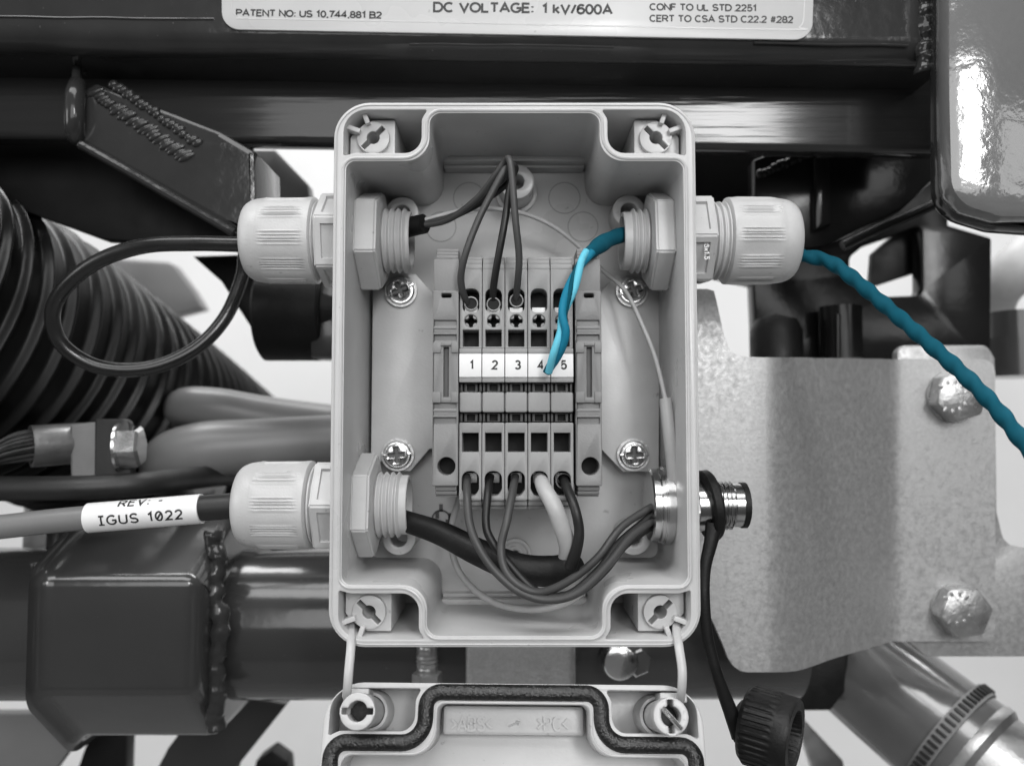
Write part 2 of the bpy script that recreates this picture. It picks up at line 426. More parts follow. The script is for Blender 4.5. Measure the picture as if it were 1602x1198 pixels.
# weld column at the right end of the beam
bm = bmesh.new()
pts = [P(1448 + random.uniform(-4, 4), y, 27) for y in range(-40, 128, 12)]
tube(bm, spline(pts, 8), 2.4, 12, rfun=lambda s, th: 1 + .10 * math.sin(s * 1.9) + .14 * math.sin(s * .7 + th))
tube(bm, spline([p + Vector((4.6, 1.5, 0)) for p in pts], 8), 1.3, 10, rfun=lambda s, th: 1 + .2 * math.sin(s * 3.7))
solo('weld_column', bm, M_paint, 'lumpy painted vertical weld at the right end of the upper beam', 'weld')
# rating plate
Yl = 25.2
bm = plate([(345, -120, 20), (1276, -110, 20), (1271, 63, 30), (347, 46, 30)], Yl, .8, .2)
rp = thing('rating_plate', 'pale rating plate with black lettering on the upper beam', 'sign', P(800, 56, Yl))
obj('plate', bm, M_label, rp)
bm = bmesh.new()
tube(bm, spline([P(x, y, Yl - .02) for x, y in ((362, 0), (362, 12), (366, 22), (376, 28), (392, 29.5), (640, 34), (900, 40), (1236, 46.5), (1250, 43), (1257, 33), (1259, 0))], 6), .22, 6, flat=.3)
obj('edge_line', bm, M_label, rp)
for s, x0, x1, y0, y1, h, bo in (('PATENT NO: US 10,744,881 B2', 370, 596, 26.0, 30, 12, .21), ('DC VOLTAGE:', 679, 834, 20, 21.5, 17.5, .21), ('1 kV/600A', 849, 957, 22.5, 24, 17.5, .21),
                             ('CONF TO UL STD 2251', 1017, 1183, 17, 19, 12, .20), ('CERT TO CSA STD C22.2 #282', 1017, 1240, 35, 37, 12, .20)):
    obj('printed_text', text_bm(s, P(x0, y0, Yl), P(x1, y1, Yl), h * .165, Yl - .02, bo, .03), M_ink, rp)

# diagonal brace, upper left
Yg = 36
br = thing('diagonal_brace', 'dark enamelled diagonal brace with rippled weld, upper left', 'brace', P(240, 300, Yg))
bm = plate([(112, 150, 8), (150, 128, 10), (345, 205, 4), (398, 236, 4), (402, 372, 3), (352, 352, 4), (122, 224, 8)], Yg, 26, 1.6)
obj('brace_body', bm, M_paint, br)
bm = bmesh.new()
tube(bm, spline(PP([(122, 132, Yg + 1), (118, 150, Yg - 1.5), (117, 185, Yg - 2), (119, 212, Yg), (130, 222, Yg + 4)]), 10), [2.4, 2.7, 2.7, 2.6, 1.6], 12)
tube(bm, spline(PP([(128, 150, Yg + 3), (120, 128, Yg + 1), (122, 104, Yg + 3), (134, 94, Yg + 5), (140, 104, Yg + 6), (132, 118, Yg + 6)]), 10), [1.0, 1.2, 1.2, 1.2, 1.0, .5], 10)
obj('end_cap', bm, M_paint, br)
def weld(a, b, r, step, Y, squash=.7):
    bm = bmesh.new(); A = P(*a, Y); B = P(*b, Y); L = (B - A).length; n = int(L / step); d = (B - A).normalized()
    for k in range(n):
        c = A + d * (k * step) + Vector((random.uniform(-.3, .3), random.uniform(-.15, .15), random.uniform(-.3, .3)))
        bb = bmesh.new(); bmesh.ops.create_uvsphere(bb, u_segments=12, v_segments=8, radius=1)
        M = Matrix.Translation(c) @ Vector((1, 0, 0)).rotation_difference(d).to_matrix().to_4x4() @ Matrix.Rotation(.5, 4, 'Y') @ Matrix.Diagonal((step * .75, r * squash, r * random.uniform(.72, 1.15), 1))
        join(bm, bb, M)
    return bm
obj('weld_bead', weld((178, 132), (322, 234), 1.7, 1.5, Yg + .1, .55), M_paint, br)
obj('weld_bead', weld((150, 146), (304, 256), 2.5, 1.3, Yg + .1, .34), M_paint, br)
bm = bmesh.new()
tube(bm, spline(PP([(126, 226, Yg), (200, 268, Yg), (300, 326, Yg + .5), (366, 364, Yg + 1)]), 10), 1.3, 10, rfun=lambda s, th: 1 + .05 * math.sin(s * 1.9))
obj('edge_bead', bm, M_paint, br)
# black sheet that paints the underside shade below the brace
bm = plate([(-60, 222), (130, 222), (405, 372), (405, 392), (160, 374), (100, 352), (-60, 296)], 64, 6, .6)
solo('underside_shade', bm, M_black, 'flat black sheet standing in for the shade below the diagonal brace', 'plate')
# grey bracket behind upper-left gland
bm = plate([(396, 234), (430, 234), (482, 288, 10), (486, 318), (380, 330)], 110, 8, 1.0, holes=[[(421, 292, 2), (426, 292, 2), (426, 310, 2), (421, 310, 2)]])
solo('grey_bracket', bm, M_gcable, 'grey angled bracket with a slot above the upper left gland', 'bracket')
bm = plate([(120, 400, 10), (268, 410, 20), (300, 452, 10), (318, 482), (250, 500), (150, 440)], 300, 12, 1.5)
solo('grey_casing', bm, M_gcable, 'blurred grey casing seen through the loop of cable above the corrugated hose', 'casing')
# dark motor housing behind left wall
mo = thing('motor_housing', 'black ribbed housing between the loop of cable and the box', 'housing', P(470, 558, 80))
bm = bmesh.new()
lathe(bm, [(0, 14.5), (1, 16), (21, 16), (22, 15), (22, 13), (27, 12.5), (27, 0)], 48, axis_to(P(412, 490, 90), (1, 0, 0)))
obj('drum', bm, M_rubber, mo)
bm = plate([(300, 400), (420, 396), (425, 520), (400, 525, 10), (345, 440)], 95, 12, 1.2)
obj('side_bracket', bm, M_black, mo)
bm = bmesh.new(); box(bm, P(492, 0, 78).x, P(545, 0, 78).x, 78, 92, P(0, 560, 78).z, P(0, 440, 78).z, 1.5)
obj('cover_strip', bm, M_paint2, mo)
# corrugated hose
axp = [P(-420, 330, 20), P(-160, 475, 58), P(0, 545, 90), P(150, 628, 135), P(300, 706, 215), P(430, 785, 320), P(520, 840, 420)]
path = spline(axp, 260)
bm = bmesh.new()
tube(bm, path, [43, 43, 43, 43, 43, 43, 43], 48, rfun=lambda s, th: 1 + .06 * (abs(math.cos(math.pi * s / 8.2)) ** 9))
solo('corrugated_hose', bm, M_hose, 'large black corrugated hose running away behind the cable loop', 'hose')
# cable lug with bolt
lg = thing('cable_lug', 'crimped metal cable lug bolted to a dark strap, left edge', 'cable lug', P(120, 750, 66))
bm = bmesh.new()
ld = (P(130, 700, 70) - P(40, 706, 60)).normalized(); lp = P(48, 698, 60)
lathe(bm, [(0, 5.2), (0, 6.2), (18, 6.2), (23, 5.2), (23, 0), (22, 0), (2, 5.0), (0, 5.2)], 36, axis_to(lp, ld))
obj('barrel', bm, M_copper, lg)
bm = bmesh.new()
for k in range(46):
    a = k * 2.4; rr = 4.7 * math.sqrt((k + .5) / 46)
    off = Vector((0, math.cos(a) * rr, math.sin(a) * rr))
    tube(bm, spline([lp + ld * 4 + off, lp - ld * 5 + Matrix.Rotation(.5, 3, ld) @ off * .95 + Vector((0, random.uniform(-.4, .4), random.uniform(-.5, .5))), lp - ld * 14 + Matrix.Rotation(1.2, 3, ld) @ off * .95 + Vector((0, random.uniform(-.5, .5), -3 + random.uniform(-.6, .6))), lp - ld * 34 + Matrix.Rotation(2.2, 3, ld) @ off * 1.1 + Vector((0, 0, -9))], 8), .5, 6)
obj('strands', bm, M_strand, lg)
bm = plate([(108, 664, 3), (186, 656, 6), (194, 668, 4), (192, 752, 2), (110, 748, 2)], 62, 8, .8)
obj('clamp_block', bm, M_block, lg)
bm = plate([(147, 655, 4), (200, 655, 12), (206, 690, 10), (204, 752, 2), (146, 752, 2)], 58, 4, .8)
obj('strap', bm, M_sheath, lg)
def hexhead(bm, p, d, rc, h, a0=0., washer=0.):
    M = axis_to(p, d)
    lathe(bm, [(0, rc), (h * .86, rc), (h, rc * .86), (h, 0)], 6, M, a0=a0)
    if washer: lathe(bm, [(-.2, washer), (.5, washer), (.5, 0)], 32, M)
bm = bmesh.new(); hexhead(bm, P(186, 700, 58), (.97, .16, .04), 6.4, 6.5, .2, 7.2)
obj('bolt', bm, M_chrome, lg)
# black cable under the lug
bm = wire([(-60, 764, 52), (60, 764, 52), (150, 762, 54), (230, 756, 60), (300, 748, 80), (400, 740, 110), (520, 735, 120)], 3.6)
solo('black_cable', bm, M_sheath, 'plain black cable running level just under the cable lug', 'cable')
# two thick grey hoses
bm = wire([(330, 668, 150), (285, 652, 122), (290, 636, 110), (340, 640, 108), (420, 655, 112), (560, 672, 116), (640, 680, 120)], [4, 5.6, 6.8, 7.5, 8, 8, 8], 24)
solo('grey_hose', bm, M_gcable, 'upper of two thick grey hoses, smaller, left of the box', 'hose')
bm = wire([(330, 760, 150), (275, 745, 110), (270, 722, 96), (320, 705, 94), (400, 698, 96), (560, 688, 100), (640, 684, 104)], [6, 9, 10, 10, 9.5, 9, 9], 24)
solo('grey_hose', bm, M_gcable, 'lower of two thick grey hoses, fatter, above the lower left gland', 'hose')
bm = bmesh.new(); box(bm, P(60, 0, 120).x, P(97, 0, 120).x, 120, 130, P(0, 860, 120).z, P(0, 740, 120).z, 1)
solo('thin_post', bm, M_steel, 'thin grey post seen in the gap below the black cable', 'post')
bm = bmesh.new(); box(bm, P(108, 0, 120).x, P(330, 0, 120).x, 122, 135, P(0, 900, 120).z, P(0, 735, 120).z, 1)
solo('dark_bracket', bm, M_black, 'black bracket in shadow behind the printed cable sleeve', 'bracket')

# lower beam with sleeve
zt = P(0, 872, 70).z; zb_ = P(0, 1116, 70).z
bm = bmesh.new()
bar(bm, Vector((P(-260, 0, 70).x, 0, zb_)), Vector((P(1236, 0, 72).x, 0, zb_ + .6)), rsec(62, 112, 0, zt - zb_, 23.5, 18))
lb = thing('lower_beam', 'dark enamelled round edged beam along the bottom, passing behind the box', 'beam', (0, 85, zb_))
obj('beam_body', bm, M_paint2, lb)
bm = bmesh.new(); b = bmesh.new()
zf = [P(0, y, Y).z for y, Y in ((815, 78), (903, 47), (1082, 47), (1150, 70))]
bar(b, Vector((P(70, 990, 50).x, 0, 0)), Vector((P(318, 990, 50).x, 0, 0)), fillet([(118, zf[0] + 4, 3), (76, zf[0] + 2, 12), (46, zf[1], 4), (46, zf[2], 5), (68, zf[3], 11), (118, zf[3], 3)], 6))
bmesh.ops.bevel(b, geom=[e for e in b.edges if any(len(f.verts) > 8 for f in e.link_faces)], offset=4.5, segments=4, affect='EDGES', profile=.5); join(bm, b)
obj('square_sleeve', bm, M_paint2, lb)
bm = bmesh.new()
wp = [P(340 + random.uniform(-6, 6), y, 60 - 3 * math.sin((y - 830) / 320 * 3.1)) for y in range(830, 1140, 22)]
tube(bm, spline(wp, 8), 2.8, 12, rfun=lambda s, th: 1 + .09 * math.sin(s * 1.1) + .06 * math.sin(2 * th + s))
wp = [P(58 + random.uniform(-2, 2), y, 62) for y in range(880, 1110, 30)]
tube(bm, spline(wp, 8), 1.6, 12, rfun=lambda s, th: 1 + .2 * math.sin(s * 2.1))
obj('weld_bead', bm, M_paint, lb)
# things seen through the gap between box and lid
bm = bmesh.new(); box(bm, P(732, 0, 55).x, P(896, 0, 55).x, 52, 60, P(0, 1120, 55).z, P(0, 950, 55).z, 2.5, seg=4)
solo('mounting_tab', bm, M_galv, 'galvanised tab between the box and its lid', 'bracket')
ub = thing('u_bolt', 'threaded zinc stud end left of the galvanised tab under the box', 'bolt', P(668, 1062, 58))
bm = bmesh.new(); tube(bm, [P(668, 1000 + 3 * k, 57) for k in range(20)], 3.0, 20, rfun=lambda s, th: 1 + .06 * math.cos(6.28 * s / 1.2)); obj('stud', bm, M_steel, ub)
bm = bmesh.new(); hexhead(bm, P(668, 1052, 57), (0, 0, -1), 4.4, 3.5, .2); obj('nut', bm, M_steel, ub)
ub = thing('clamp_bolt', 'bright rounded bolt right of the galvanised tab under the box', 'bolt', P(970, 1062, 58))
bm = bmesh.new(); lathe(bm, [(0, 5.4), (3, 5.4), (4.5, 4.6), (5, 3), (5, 0)], 28, axis_to(P(968, 1030, 60), (0, -1, 0))); obj('head', bm, M_chrome, ub)
bm = bmesh.new(); hexhead(bm, P(992, 1032, 61), (.3, -1, 0), 4.2, 3.6, .3); obj('nut', bm, M_chrome, ub)

# scrap of frame seen at the lower left
bm = plate([(-60, 1115), (150, 1115), (60, 1240), (-60, 1260)], 130, 5, .8)
solo('grey_plate', bm, M_gcable, 'grey sloping plate in the lower left corner under the beam', 'plate')
bm = plate([(150, 1120), (200, 1100), (195, 1260), (100, 1260)], 150, 8, .8)
solo('black_bar', bm, M_black, 'black bar below the square sleeve', 'bar')
bm = plate([(330, 1080), (450, 1100), (370, 1200), (350, 1260), (215, 1260), (262, 1170)], 122, 6, .8)
solo('grey_strut', bm, M_paint2, 'dark grey slanting strut below the lower beam, left of the lid', 'strut')
bm = plate([(400, 1190, 6), (425, 1172, 6), (450, 1190, 6), (455, 1260), (385, 1260)], 160, 10, 1)
solo('dark_clip', bm, M_rubber, 'small dark clip at the bottom edge left of the lid', 'clip')

# ------------------------------------------------------------------ right hand side
bm = plate([(1483, -120), (1680, -120), (1680, 342), (1570, 342, 30), (1487, 318, 70), (1483, 150)], 14, 8, 2.6)
solo('tank_plate', bm, M_tank, 'glossy grey rounded plate in the top right corner', 'plate')
bm = plate([(1472, -120), (1500, -120), (1500, 300), (1640, 352), (1640, 362), (1560, 356, 60), (1474, 330, 80)], 19, 7, 1.5)
solo('tank_flange', bm, M_paint, 'dark flange curving round the edge of the glossy grey plate', 'flange')
fr = thing('side_frame', 'black frame plate with a rounded window, right of the upper glands', 'frame', P(1360, 560, 100))
bm = plate([(1068, 236), (1484, 236), (1484, 352), (1552, 372, 6), (1550, 575), (1184, 575), (1178, 445), (1068, 420)], 104, 8, .8,
           holes=[[(1330, 402, 14), (1352, 384, 8), (1442, 352, 8), (1443, 462, 12), (1376, 464, 6), (1330, 430, 8)]])
obj('frame_plate', bm, M_frame, fr)
bm = plate([(1362, 450), (1366, 396, 6), (1400, 366), (1450, 340), (1450, 416), (1442, 424)], 114, 4, .5)
obj('brace', bm, M_black, fr)
bm = weld((1190, 272), (1470, 150), 1.6, 1.5, 70); obj('weld_bead', bm, M_frame, fr)
bm = plate([(1180, 250), (1480, 122), (1484, 260), (1410, 330), (1290, 385), (1180, 400)], 74, 8, 1)
obj('gusset', bm, M_frame, fr)
bm = plate([(1276, 246), (1300, 246), (1302, 350), (1276, 360)], 70, 4, 1.4); obj('lug', bm, M_frame, fr)
bm = bmesh.new(); tube(bm, PP([(1180, 250, 102), (1182, 420, 102)]), 1.0, 8); obj('edge', bm, M_frame, fr)
bm = bmesh.new(); tube(bm, spline(PP([(1318, 385, 66), (1370, 360, 66), (1440, 330, 66), (1500, 300, 66)]), 6), 1.6, 10); obj('rail', bm, M_frame, fr)
bm = bmesh.new(); lathe(bm, [(0, 7), (18, 7), (18, 0)], 28, axis_to(P(1316, 562, 96), (0, 0, 1)))
tube(bm, PP([(1311, 492, 87), (1311, 562, 87)]), .9, 10); obj('pin', bm, M_frame, fr)
bm = bmesh.new(); lathe(bm, [(0, 9), (12, 9), (16, 7), (18, 0)], 28, axis_to(P(1215, 572, 100), (0, 0, 1))); obj('knob', bm, M_rubber, fr)
# galvanised stepped bracket
cols = [(1030, 452, 930, 46), (1106, 452, 955, 46), (1117, 455, 975, 46), (1122, 475, 987, 46), (1132, 522, 1010, 46), (1139, 543, 1028, 46), (1147, 553, 1041, 46), (1158, 557, 1049, 46), (1170, 558, 1051, 46), (1196, 559, 1051, 46), (1206, 559, 1051, 46.25),
        (1216, 559, 1051, 46.9), (1226, 559, 1051, 47.9), (1236, 559, 1050, 49.2), (1246, 559, 1049, 50.8), (1258, 559, 1046, 52.9), (1276, 560, 1040, 56), (1300, 560, 1031, 60), (1340, 561, 1019, 66.5), (1375, 561, 1009, 72), (1390, 562, 1004, 74.2), (1397, 562, 1003, 75), (1404, 562, 1003, 75.4),
        (1410, 562, 1003, 75.5), (1420, 561, 1003, 75.5), (1450, 561, 1003, 75.5), (1540, 562, 1003, 75.5), (1549, 565, 1001, 75.5), (1555, 572, 996, 75.5), (1557, 582, 985, 75.5)]
bm = bmesh.new(); rows = 24; grid = []
for x, yt, yb, Y in cols:
    a = P(x, yt, Y); c = P(x, yb, Y); grid.append([bm.verts.new(a + (c - a) * (k / rows)) for k in range(rows + 1)])
for A, B in zip(grid, grid[1:]):
    for k in range(rows): bm.faces.new((A[k], A[k + 1], B[k + 1], B[k]))
bmesh.ops.recalc_face_normals(bm, faces=bm.faces)
if bm.faces[0].normal.y > 0: bmesh.ops.reverse_faces(bm, faces=bm.faces)
bmesh.ops.solidify(bm, geom=bm.faces[:], thickness=2.0)
bmesh.ops.recalc_face_normals(bm, faces=bm.faces)
solo('stepped_bracket', bm, M_galv, 'galvanised stepped steel bracket right of the box', 'bracket', ang=25)
bm = plate([(1404, 548, 12), (1416, 540, 6), (1545, 540, 16), (1557, 560, 6), (1560, 800, 20), (1572, 852, 25), (1680, 866), (1680, 1027), (1450, 1027, 20), (1404, 990)], 78.2, 4, .5)
solo('backing_plate', bm, M_galv, 'galvanised backing plate behind the two hex bolts', 'plate')
for (x, y, a, lab) in ((1490, 620, .30, 'upper zinc hex bolt on the stepped bracket, crossed by the teal cable'), (1497, 952, .12, 'lower zinc hex bolt on the stepped bracket')):
    t = thing('hex_bolt', lab, 'bolt', P(x, y, 75.5), 'hex bolts on the stepped bracket')
    bm = bmesh.new(); lathe(bm, [(-.5, 8.2), (.6, 8.2), (.6, 0)], 32, axis_to(P(x, y, 75), (0, -1, 0))); obj('washer', bm, M_galv, t)
    bm = bmesh.new(); b = bmesh.new(); lathe(b, [(0, 8.3), (5.5, 8.3), (6.1, 7.2), (6.1, 0)], 6, axis_to(P(x, y, 74.4), (0, -1, 0)), a0=a)
    bmesh.ops.bevel(b, geom=b.edges[:], offset=.35, segments=2, affect='EDGES'); join(bm, b)
    for k in range(9):
        th = k * .52 + (.3 if k < 5 else 1.6)
        c = P(x, y, 68.3) + Vector((math.cos(th) * 4.6, 0, math.sin(th) * 4.6))
        box(bm, -.5, .5, -.12, .12, -.8, .8, .1, Matrix.Translation(c) @ Matrix.Rotation(-th + 1.57, 4, 'Y'))
    obj('head', bm, M_zinc, t)
# right edge fittings
bm = wire([(1700, 300, 150), (1640, 370, 140), (1590, 420, 135), (1552, 470, 150), (1545, 560, 170)], 9, 20)
solo('pale_hose', bm, M_pale, 'pale blurred hose passing behind the right edge', 'hose')
bm = bmesh.new(); lathe(bm, [(0, 14), (14, 14), (14, 11), (24, 11), (24, 0)], 32, axis_to(P(1592, 590, 120), (0, 0, 1)))
solo('dark_fitting', bm, M_paint2, 'dark round fitting behind the teal cable at the right edge', 'fitting')
# clamped hose, lower right
a = P(1275, 985, 128); c = P(1500, 1168, 92); d = (c - a).normalized()
bm = bmesh.new(); lathe(bm, [(0, 0), (0, 16), (2, 19), ((c - a).length, 20), ((c - a).length + 6, 20), ((c - a).length + 6, 0)], 56, axis_to(a, d))
solo('rubber_hose', bm, M_hose2, 'smooth black rubber hose at lower right, held by a worm clamp', 'hose')
bm = bmesh.new(); lathe(bm, [(0, 19), (3, 20.5), (5, 20.5), (7, 19), (60, 19), (60, 0)], 48, axis_to(c + d * 1, d)); solo('metal_pipe', bm, M_steel, 'grey metal pipe pushed into the clamped rubber hose', 'pipe')
hc = thing('hose_clamp', 'perforated steel worm clamp around the black rubber hose', 'clamp', c - Vector((0, 0, 22)))
bm = bmesh.new(); L0 = 0
lathe(bm, [(0, 20.1), (0, 21.0), (5, 21.0), (5, 20.1), (0, 20.1)], 60, axis_to(c - d * 6, d)); obj('band', bm, M_block, hc)
bm = bmesh.new(); M0 = axis_to(c - d * 6, d)
for k in range(60): 
    box(bm, .8, 4.2, -.5, .5, 20.9, 21.9, .2, M0 @ Matrix.Rotation(k * 2 * math.pi / 60, 4, 'X'))
obj('teeth', bm, M_sheath, hc)
bm = plate([(1225, 1000), (1330, 1000, 4), (1325, 1080), (1300, 1112), (1225, 1112)], 100, 14, 1.0)
solo('dark_end_block', bm, M_rubber, 'dark block between the dust cap and the rubber hose', 'block')
bm = plate([(1250, 1116), (1320, 1190), (1330, 1260), (1290, 1260), (1255, 1150)], 135, 5, .8)
solo('pale_strip', bm, M_steel, 'pale metal strip under the rubber hose near the dust cap', 'strip')

# ------------------------------------------------------------------ the junction box
BX, BZ = .6, 2.9
jb = thing('junction_box', 'open light grey plastic junction box holding terminal blocks', 'junction box', (BX, 0, BZ - 61.4))
cavq = [(-38.45, 47.75, 2.2), (-19.4, 47.75, 6.2), (-19.4, 58.9, 2.6)]
def cavity(q, sgn=1):
    """full cavity outline from its upper left quarter (left edge, notch, top)"""
    a = [(x, z, r) for x, z, r in q]
    b = [(-x, z, r) for x, z, r in reversed(q)]
    c = [(x, -z, r) for x, z, r in reversed(q)]
    d_ = [(-x, -z, r) for x, z, r in q]
    return [(BX + x, BZ + z, r) for x, z, r in (a + b + d_ + c)]
pocq = [(-39.1, 49.0, .4), (-36.6, 49.7, 3), (-21.3, 49.7, 4.4), (-21.3, 57.6, 2.4), (-20.0, 59.7, .3), (-39.1, 59.7, 6.6)]
def pockets(q):
    out = []
    for sx in (1, -1):
        for sz in (1, -1): out.append(fillet([(BX + sx * x, BZ + sz * z, r) for x, z, r in q], 8))
    return out
outer = rrect(BX, BZ, 41.3, 61.4, 8.2, 10)
cav = fillet(cavity(cavq), 8)
bm = bmesh.new()
ext(bm, [outer, cav] + pockets(pocq), 0, 38, .25)
obj('walls', bm, M_box, jb)
bm = bmesh.new()
back = rrect(BX, BZ, 41.25, 61.35, 8.2, 10)
holes = []
for sx in (1, -1):
    for sz in (1, -1): holes.append(circle(BX + sx * 25.2, BZ + sz * 54.5, 2.3))
ext(bm, [back] + holes, 38.003, 41.5, .2)
obj('floor_panel', bm, M_box, jb)
def closed_path(q, y): return [Vector((x, y, z)) for x, z in fillet(cavity(q), 8)]
bm = bmesh.new()
tube(bm, closed_path([(-39.15, 48.45, 2.8), (-20.1, 48.45, 5.5), (-20.1, 59.6, 3.2)], .05), .42, 8, closed=True)
obj('sealing_lip', bm, M_box, jb)
bm = bmesh.new()
tube(bm, [Vector((x, .02, z)) for x, z in rrect(BX, BZ, 40.7, 60.8, 7.6, 10)], .22, 6, closed=True)
obj('outer_lip', bm, M_box, jb)
# ledges at top and bottom of the cavity
for y0, z0, z1 in ((30, 57.6, 59.2), (33, 56.8, 57.58), (32, -59.2, -57.6), (34.5, -57.58, -56.6)):
    bm = bmesh.new(); box(bm, BX - 18.9, BX + 18.9, y0, 37.9, BZ + z0, BZ + z1, .3); obj('ledge', bm, M_box, jb)
# corner screw bosses
for sx in (1, -1):
    for sz in (1, -1):
        cx, cz = BX + sx * 33.0, BZ + sz * 54.6
        b = bmesh.new()
        hole = keyhole(cx, cz, 1.5, 3.4, .62, math.radians(45 if sx * sz < 0 else -45))
        ol = fillet([(cx + sx * x, cz + sz * z, r) for x, z, r in ((-4.9, -4.8, .3), (5.6, -4.8, .3), (5.6, .6, .8), (3.2, 3.0, 3.4), (.6, 4.6, .8), (-4.9, 4.6, .3))], 5)
        ext(b, [ol, hole], 5.2, 30, .2)
        ext(b, [circle(cx, cz, 3.8, 40), hole], 3.8, 5.6, .15)
        for ang in (20, 70):
            a = math.radians(ang); M = Matrix.Translation((cx, 0, cz)) @ Matrix.Rotation(-math.atan2(sz * math.sin(a), sx * math.cos(a)), 4, 'Y')
            box(b, 3.0, 6.3, 2.2, 9, -.55, .55, .2, M)
        obj('screw_boss', b, M_box, jb)
# round bosses on the floor
def boss(x, y, ro, ri, y0, foot=0):
    q = P(x, y, y0); b = bmesh.new()
    ext(b, [circle(q.x, q.z, ro, 40), circle(q.x, q.z, ri, 28)], y0, 37.99, .4)
    if foot: ext(b, [circle(q.x, q.z, ro + foot, 40), circle(q.x, q.z, ro - .1, 40)], 37.2, 37.98, .2)
    lathe(b, [(0, ri - .02), (.8, ri - .02), (.8, 0)], 24, axis_to((q.x, 37.97, q.z), (0, -1, 0)))
    obj('mounting_boss', b, M_box, jb)
boss(808, 284, 4.6, 2.0, 27, 1.2)
for x, y in ((629, 333), (984, 330), (624, 842), (992, 842)): boss(x, y, 4.3, 2.1, 28)
boss(806, 868, 4.4, 3.3, 36.6); boss(806, 868, 2.4, 1.2, 36.9)
b = bmesh.new()
for x, y, r in ((734, 310, 4.4), (883, 310, 4.4), (912, 355, 4.2), (690, 355, 4.2)):
    q = P(x, y, 38); ext(b, [circle(q.x, q.z, r, 48), circle(q.x, q.z, r - .22, 48)], 37.86, 37.99, 0)
obj('mould_mark', b, M_term, jb)
b = bmesh.new()
for x, y, r in ((690, 812, 2.6),):
    q = P(x, y, 38); ext(b, [circle(q.x, q.z, r, 32), circle(q.x, q.z, r - .45, 32)], 37.8, 37.99, 0)
for x, y in ((690, 794), (684, 805), (700, 818), (704, 808)):
    q = P(x, y, 38); box(b, q.x - .5, q.x + .5, 37.8, 37.99, q.z - 1, q.z + 1)
obj('recycling_mark', b, M_dim, jb)

# ------------------------------------------------------------------ mounting plate and screws
Yp = 32.5
bm = plate([(583, 452, 2), (612, 452, 2), (612, 428, 2), (650, 428, 3), (682, 463, 2), (935, 463, 2), (966, 428, 3), (1000, 428, 2), (1000, 452, 2), (1033, 452, 2),
            (1031, 742, 2), (1018, 742, 2), (1010, 738, 2), (975, 738, 3), (940, 702, 2), (672, 702, 2), (642, 737, 3), (612, 737, 2), (610, 722, 2), (580, 722, 2)], Yp, 1.6, .3)
solo('mounting_plate', bm, M_plate, 'flat grey metal plate with notched corners inside the box', 'plate')
def make_screw():
    t = thing('pan_head_screw', 'x', 'screw', (0, 0, 0), 'screws of the mounting plate')
    bm = bmesh.new()
    hole = keyhole(0, 0, .5, 2.0, .42, 0, 240, cross=True)
    ext(bm, [circle(0, 0, 2.9, 48), hole], -2.6, -.9, .5)
    lathe(bm, [(-.3, 3.7), (.5, 3.7), (1.1, 3.3), (1.15, 0)], 40, axis_to((0, 0, 0), (0, -1, 0)))
    obj('screw_head', bm, M_chrome, t)
    bm = bmesh.new(); lathe(bm, [(1.2, 2.3), (1.35, 2.3), (1.35, 0)], 32, axis_to((0, 0, 0), (0, -1, 0))); obj('recess_floor', bm, M_steel_d, t)  # dark disc painting the shade at the bottom of the cross slot
    bm = bmesh.new(); lathe(bm, [(-1.5, 4.3), (.2, 4.3), (.2, 3.0), (-1.5, 3.0), (-1.5, 4.3)], 40, axis_to((0, 0, 0), (0, -1, 0)))
    obj('washer', bm, M_steel, t)
    bm = bmesh.new()
    for a in (0, math.pi / 2): 
        for sg in (1, -1):
            box(bm, sg * 2.9 - .8, sg * 2.9 + .8, -2.0, -1.0, -.36, .36, .12, Matrix.Rotation(a, 4, 'Y')) if a == 0 else None
    obj('slot_edge', bm, M_chrome, t)
    return t
proto = make_screw()
for i, (x, y, a, w) in enumerate(((627, 455, 25, 'upper left'), (989, 455, 20, 'upper right'), (622, 711, 5, 'lower left'), (991, 711, 2, 'lower right'))):
    o = proto if i == 0 else copy_tree(proto)
    q = P(x, y, Yp - 1.0); o.location = q * S; o.rotation_euler = (0, math.radians(-a), 0)
    o['label'] = 'cross slotted bright screw at the %s corner of the notched mounting plate' % w

